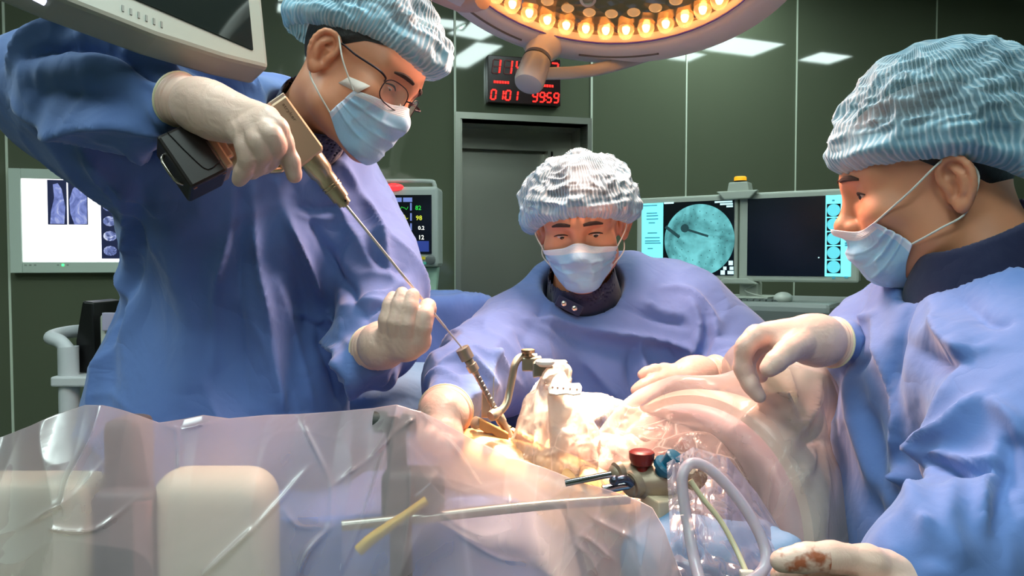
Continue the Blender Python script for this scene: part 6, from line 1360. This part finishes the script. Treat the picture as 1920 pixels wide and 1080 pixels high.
o = mesh_obj('pale_drape', V, F, mat('grey blue crinkled drape', (104, 140, 176), .7, bump=(30, .5, .006)), None, True, (P(1350, 1100, .86)[0], .84, .95)); tag(o, 'pale blue crinkled drape showing through the fluid pouch', 'drape')
tubm = NT('milky tube'); tubm.b.inputs['Base Color'].default_value = lin((196, 186, 200)); tubm.b.inputs['Roughness'].default_value = .2; tubm.b.inputs['Alpha'].default_value = .72; tubm.b.inputs['Subsurface Weight'].default_value = .2; tubm.b.inputs['Subsurface Scale'].default_value = .01
g = G(); g.tube([P(1322, 1120, .70), P(1302, 1050, .735), P(1290, 985, .755), P(1281, 930, .765), P(1280, 890, .77), P(1296, 869, .775), P(1325, 876, .775), P(1365, 912, .77), P(1405, 965, .76), P(1432, 1020, .75), P(1436, 1056, .74), P(1418, 1082, .73), P(1380, 1100, .72)], .0058, 16)
o = g.build('suction_tube', tubm.m, smooth=True); tag(o, 'milky suction tube looped over the clear pouch', 'tube')
g = G(); g.tube([P(1281, 925, .765), P(1287, 975, .755), P(1293, 1010, .748), P(1304, 1055, .734), P(1323, 1120, .70)], [.0008, .0022, .0034, .0046, .0046], 12); g.build('blood', mat('dark red blood', (140, 36, 34), .25), o, True)
g = G(); g.tube([P(1294, 900, .775), P(1318, 935, .77), P(1350, 975, .765), P(1378, 1025, .755), P(1398, 1070, .74)], .0028, 12); o = g.build('thin_tube', mat('cream thin tube', (206, 200, 166), .35), smooth=True); tag(o, 'thin cream tube running down inside the tube loop', 'tube')
g = G(); g.prism([(-.012, -.03), (.016, -.03), (.008, .006), (-.006, .008)], P(1402, 1082, .735), unit(ddir(1, 0, .1)), unit(ddir(-.3, 0, 1)), .008); g.build('connector', mat('white connector', (214, 204, 190), .4), o, bev=.002)
g = G(); rnd = np.random.RandomState(5); g.sphere(P(1302, 893, .80), .013, 12, (1, .7, 1.1)); V_ = g.V[0]; g.V[0] = V_ + (rnd.rand(*V_.shape) - .5) * .003; o = g.build('gauze_wad', mat('crumpled gauze', (206, 180, 160), .8, bump=(180, .8, .003)), smooth=False); tag(o, 'crumpled wad of gauze caught at the top of the tube loop', 'gauze')

# ================================================================== things under the milky film (front left)
M_mach = mat('cream machine enamel', (222, 210, 188), .45)
mc = thing('imaging_machine', 'cream rounded machine housing under the milky film at lower left', 'machine', [P(200, 1000, .95)[0], .95, 0])
def machine(lo_px, hi_px, ytop, d0, d1, name, m, rad, zb=.70, slope=0):
    a = P(lo_px, ytop, d0); b = P(hi_px, ytop, d0); ztop = a[2]; c = np.array([(a[0] + b[0]) / 2, (a[1] + a[1] + d1 - d0) / 2, (ztop + zb) / 2]); hf = (abs(b[0] - a[0]) / 2, (d1 - d0) / 2, (ztop - zb) / 2)
    f = Field(c - np.array(hf) - .03, c + np.array(hf) + .03, .007); f.op(rbox(c, hf, rad)); V, F = f.mesh(); return mesh_obj(name, V, F, m, mc, True)
machine(-200, 160, 905, .96, 1.035, 'left_housing', M_mach, .02); machine(262, 500, 893, .955, 1.04, 'right_housing', M_mach, .04)
machine(186, 250, 790, .985, 1.05, 'column', mat('dark grey column', (84, 82, 86), .5), .012, .55); machine(164, 276, 925, .94, .98, 'column_base', mat('dark grey column'), .012)
g = G(); a = P(266, 938, .95); g.cyl(a, [a[0], a[1], .72], .012); g.build('edge_tube', mat('rose tube', (150, 118, 122), .4), mc, True)
g = G(); g.box([P(200, 1000, 1.04)[0] - .05, 1.0, .36], (.34, .045, .35)); g.build('cabinet', mat('grey green enamel'), mc, bev=.02)
M_dkst = mat('dark green grey steel', (44, 48, 46), .5, .2)
ph = thing('table_post_clamp', 'dark post with twin thumb knobs and cross rod under the film', 'clamp', P(742, 960, .96))
g = G(); g.cyl(P(716, 790, .996), P(768, 789, .996), .0055, None, 16); g.cyl(P(702, 791, .996), P(726, 791, .996), .0145, None, 24); g.cyl(P(757, 789, .996), P(782, 789, .996), .0145, None, 24); g.build_each('thumb_knob', M_dkst, ph, True)
g = G(); g.tube([P(742, 780, 1.005), P(744, 860, 1.0), P(750, 930, .995), P(752, 1010, .995), [P(752, 1010, .995)[0], P(752, 1010, .995)[1], .7]], [.0135, .013, .014, .015, .015], 16); g.build('post', M_dkst, ph, True)
f = Field(P(780, 935, .98) - .07, P(780, 935, .98) + .07, .003); f.op(rbox(P(775, 925, .985), (.040, .024, .034), .012)); f.op(ell(P(800, 925, .965), (.022, .02, .024)), 'u', .01); V, F = f.mesh(); mesh_obj('clamp_block', V, F, M_dkst, ph, True)
g = G(); g.tube([P(640, 986, .925), P(780, 972, .95), P(1010, 948, .985), P(1180, 936, 1.01)], .0068, 16); g.build('cross_rod', mat('satin rod', (150, 152, 142), .3, .7), ph, True)
g = G(); g.tube([P(672, 1033, .905), P(700, 1008, .91), P(760, 966, .925), P(800, 938, .935)], [.0072, .0074, .0056, .0056], 14); ye = g.build('yellow_lever', mat('yellow lever', (190, 160, 50), .35, .2), ph, True)
g = G(); g.box(P(806, 930, .955), (.013, .010, .016), np.array([unit([.7, .2, .6]), unit([-.2, 1, 0]), unit([-.6, 0, .7])])); g.build('lever_socket', mat('grey socket', (110, 116, 122), .35, .6), ph, bev=.002)
# milky sheet: rises over the machine and the post, falls toward the camera
ridge = [(-120, 862, .98), (0, 820, 1.0), (60, 797, 1.0), (110, 775, 1.0), (160, 759, .995), (195, 758, .99), (240, 772, .99), (300, 791, 1.0), (345, 785, 1.01), (380, 778, 1.01), (430, 784, 1.01), (500, 778, 1.02), (560, 776, 1.02), (640, 770, 1.015), (700, 765, 1.0), (745, 757, .985), (790, 768, .99), (830, 790, 1.0), (880, 818, 1.005), (950, 850, 1.01), (1010, 872, 1.0), (1070, 895, .96), (1130, 914, .90), (1190, 930, .86), (1222, 950, .83), (1245, 990, .79), (1262, 1040, .74), (1290, 1110, .66)]
rid = np.array([P(*r) for r in ridge]); rs = np.concatenate([[0], np.cumsum(np.linalg.norm(np.diff(rid, axis=0), axis=1))]); rs /= rs[-1]
rp = np.array(ridge, float)
bott = np.array([(-160, 1150, .86), (80, 1150, .85), (320, 1150, .86), (560, 1150, .855), (800, 1150, .855), (1020, 1150, .87), (1170, 1150, .80), (1310, 1160, .68)], float)
def sheet(u, v):
    R3 = np.stack([np.interp(u, rs, rid[:, k]) for k in range(3)], 1); bu = np.linspace(0, 1, len(bott)); Bq = np.stack([np.interp(u, bu, bott[:, k]) for k in range(3)], 1)
    B3 = np.array([P(*q) for q in Bq]) if len(Bq) < 1 else C0 + AX * ((Bq[:, 0] - 960) / FPX * Bq[:, 2])[:, None] + AU * ((540 - Bq[:, 1]) / FPX * Bq[:, 2])[:, None] + AF * Bq[:, 2][:, None]
    w = np.clip((v - .12) / .68, 0, 1)[:, None]; X = R3 * (1 - w) + B3 * w
    X[:, 1] += -.012 * np.sin(w[:, 0] * math.pi) + .006 * np.sin(w[:, 0] * math.pi) * np.cos(u * 9)
    bkv = np.clip(1 - v / .12, 0, 1); X = X + np.stack([0 * u, .05 * bkv, -.16 * bkv ** 1.3], 1)
    fr = np.clip((v - .80) / .20, 0, 1); X = X + np.stack([0 * u, .0 * fr, -.30 * fr], 1)
    q = np.stack([X[:, 0] * 6, X[:, 1] * 6, X[:, 2] * 3], 1); wp = np.stack([vnoise(q * .6, 3), vnoise(q * .6, 4), 0 * u], 1); am = np.clip(v * 8, 0.15, 1)
    X[:, 1] -= ((1 - 2 * np.abs(vnoise(q + wp, 2))) * .008 + (1 - 2 * np.abs(vnoise(q * 2.4 + wp, 9))) * .004) * am
    return X
nu, nv = 620, 260; U, Vv = np.meshgrid(np.linspace(0, 1, nu), np.linspace(0, 1, nv)); X = sheet(U.ravel(), Vv.ravel()); D = np.zeros(len(X)); Nz = np.tile(np.array([0, -1., .0]), (len(X), 1))
specS = [([(190, 760), (165, 830), (130, 900), (120, 960)], .012, .010), ([(560, 778), (600, 860), (620, 910), (618, 985)], .008, .005), ([(620, 910), (700, 850), (780, 780)], .008, .006), ([(620, 985), (580, 1030), (560, 1078)], .010, .008), ([(480, 985), (530, 930), (580, 870)], .010, .008), ([(480, 985), (420, 1040), (380, 1078)], .010, .010),
 ([(530, 950), (560, 985), (620, 985)], .006, .006), ([(745, 760), (720, 840), (690, 940), (640, 1070)], .010, .008), ([(765, 770), (768, 850), (768, 960), (750, 1070)], .006, .005), ([(790, 770), (850, 830), (900, 905)], .012, .008), ([(950, 855), (955, 920), (965, 1030)], .006, .005), ([(960, 990), (900, 1000), (830, 960)], .006, .010), ([(860, 1000), (940, 1045), (1020, 1050)], .008, .006),
 ([(1000, 870), (1100, 960), (1190, 1010), (1240, 1078)], .009, .010), ([(1190, 935), (1185, 1000), (1195, 1078)], .010, .012), ([(330, 790), (335, 840), (336, 880)], .008, .005), ([(250, 780), (340, 800), (395, 790)], .006, .006), ([(0, 1000), (120, 940), (200, 860)], .008, .010), ([(90, 990), (180, 990), (260, 930)], .007, .007), ([(1010, 1060), (1080, 1000), (1150, 1050)], .008, .008), ([(1040, 990), (1100, 1040), (1120, 1078)], .008, .007)]
folds(D, X, Nz, [(p_, h_ * .7, w_ * .6) for p_, h_, w_ in specS]); X[:, 1] -= D; i, j = np.meshgrid(np.arange(nv - 1), np.arange(nu - 1), indexing='ij'); i = i.ravel(); j = j.ravel()
o = mesh_obj('milky_sheet', X, np.stack([i * nu + j, i * nu + j + 1, (i + 1) * nu + j + 1, (i + 1) * nu + j], 1), M_film1, None, True, (0, .8, .8)); tag(o, 'large milky plastic drape sheet across the whole lower left foreground', 'plastic sheet')

# ================================================================== draped stand behind, pale drape between
def drape_blob(name, prims, lo, hi, m, label, seed, amp=.010, h=.009, cat='drape', sc=6):
    f = Field(lo, hi, h)
    for p, k in prims: f.op(p, 'u', k)
    V, F = f.mesh(); N = normals(V, F); wp = np.stack([vnoise(V * 4, 1), vnoise(V * 4, 2), vnoise(V * 4, 3)], 1); V = V + N * ((1 - 2 * np.abs(vnoise(V * [sc, sc, sc * .35] + wp, seed))) * amp)[:, None]
    lo_, hi_ = V.min(0), V.max(0); o = mesh_obj(name, V, F, m, None, True, ((lo_[0] + hi_[0]) / 2, (lo_[1] + hi_[1]) / 2, lo_[2])); tag(o, label, cat); return o
d = 1.95; zt_ = P(860, 560, d)[2]; xr = P(930, 560, d)[0]
drape_blob('draped_stand', [(rbox([xr - .26, P(800, 600, d)[1] + .14, zt_ / 2], (.25, .14, zt_ / 2), .03), .01), (capsule([xr - .06, P(800, 600, d)[1], .05], [xr + .04, P(800, 600, d)[1], zt_ * .62], .08, .05), .12)], [xr - .6, 1.6, -.02], [xr + .2, 2.5, zt_ + .05], M_drapeb, 'tall stand covered by a dark blue drape in front of the steel door', 14, .016, .011, 'draped stand')
c = P(776, 790, 1.62); drape_blob('pale_draped_stand', [(rbox([c[0] + .0, c[1], (P(776, 690, 1.62)[2]) / 2], (.12, .10, P(776, 690, 1.62)[2] / 2), .05), .01)], [c[0] - .2, c[1] - .2, -.02], [c[0] + .2, c[1] + .2, 1.35], M_light, 'pale blue draped stand between the left and middle persons', 8, .012, .009, 'draped stand')
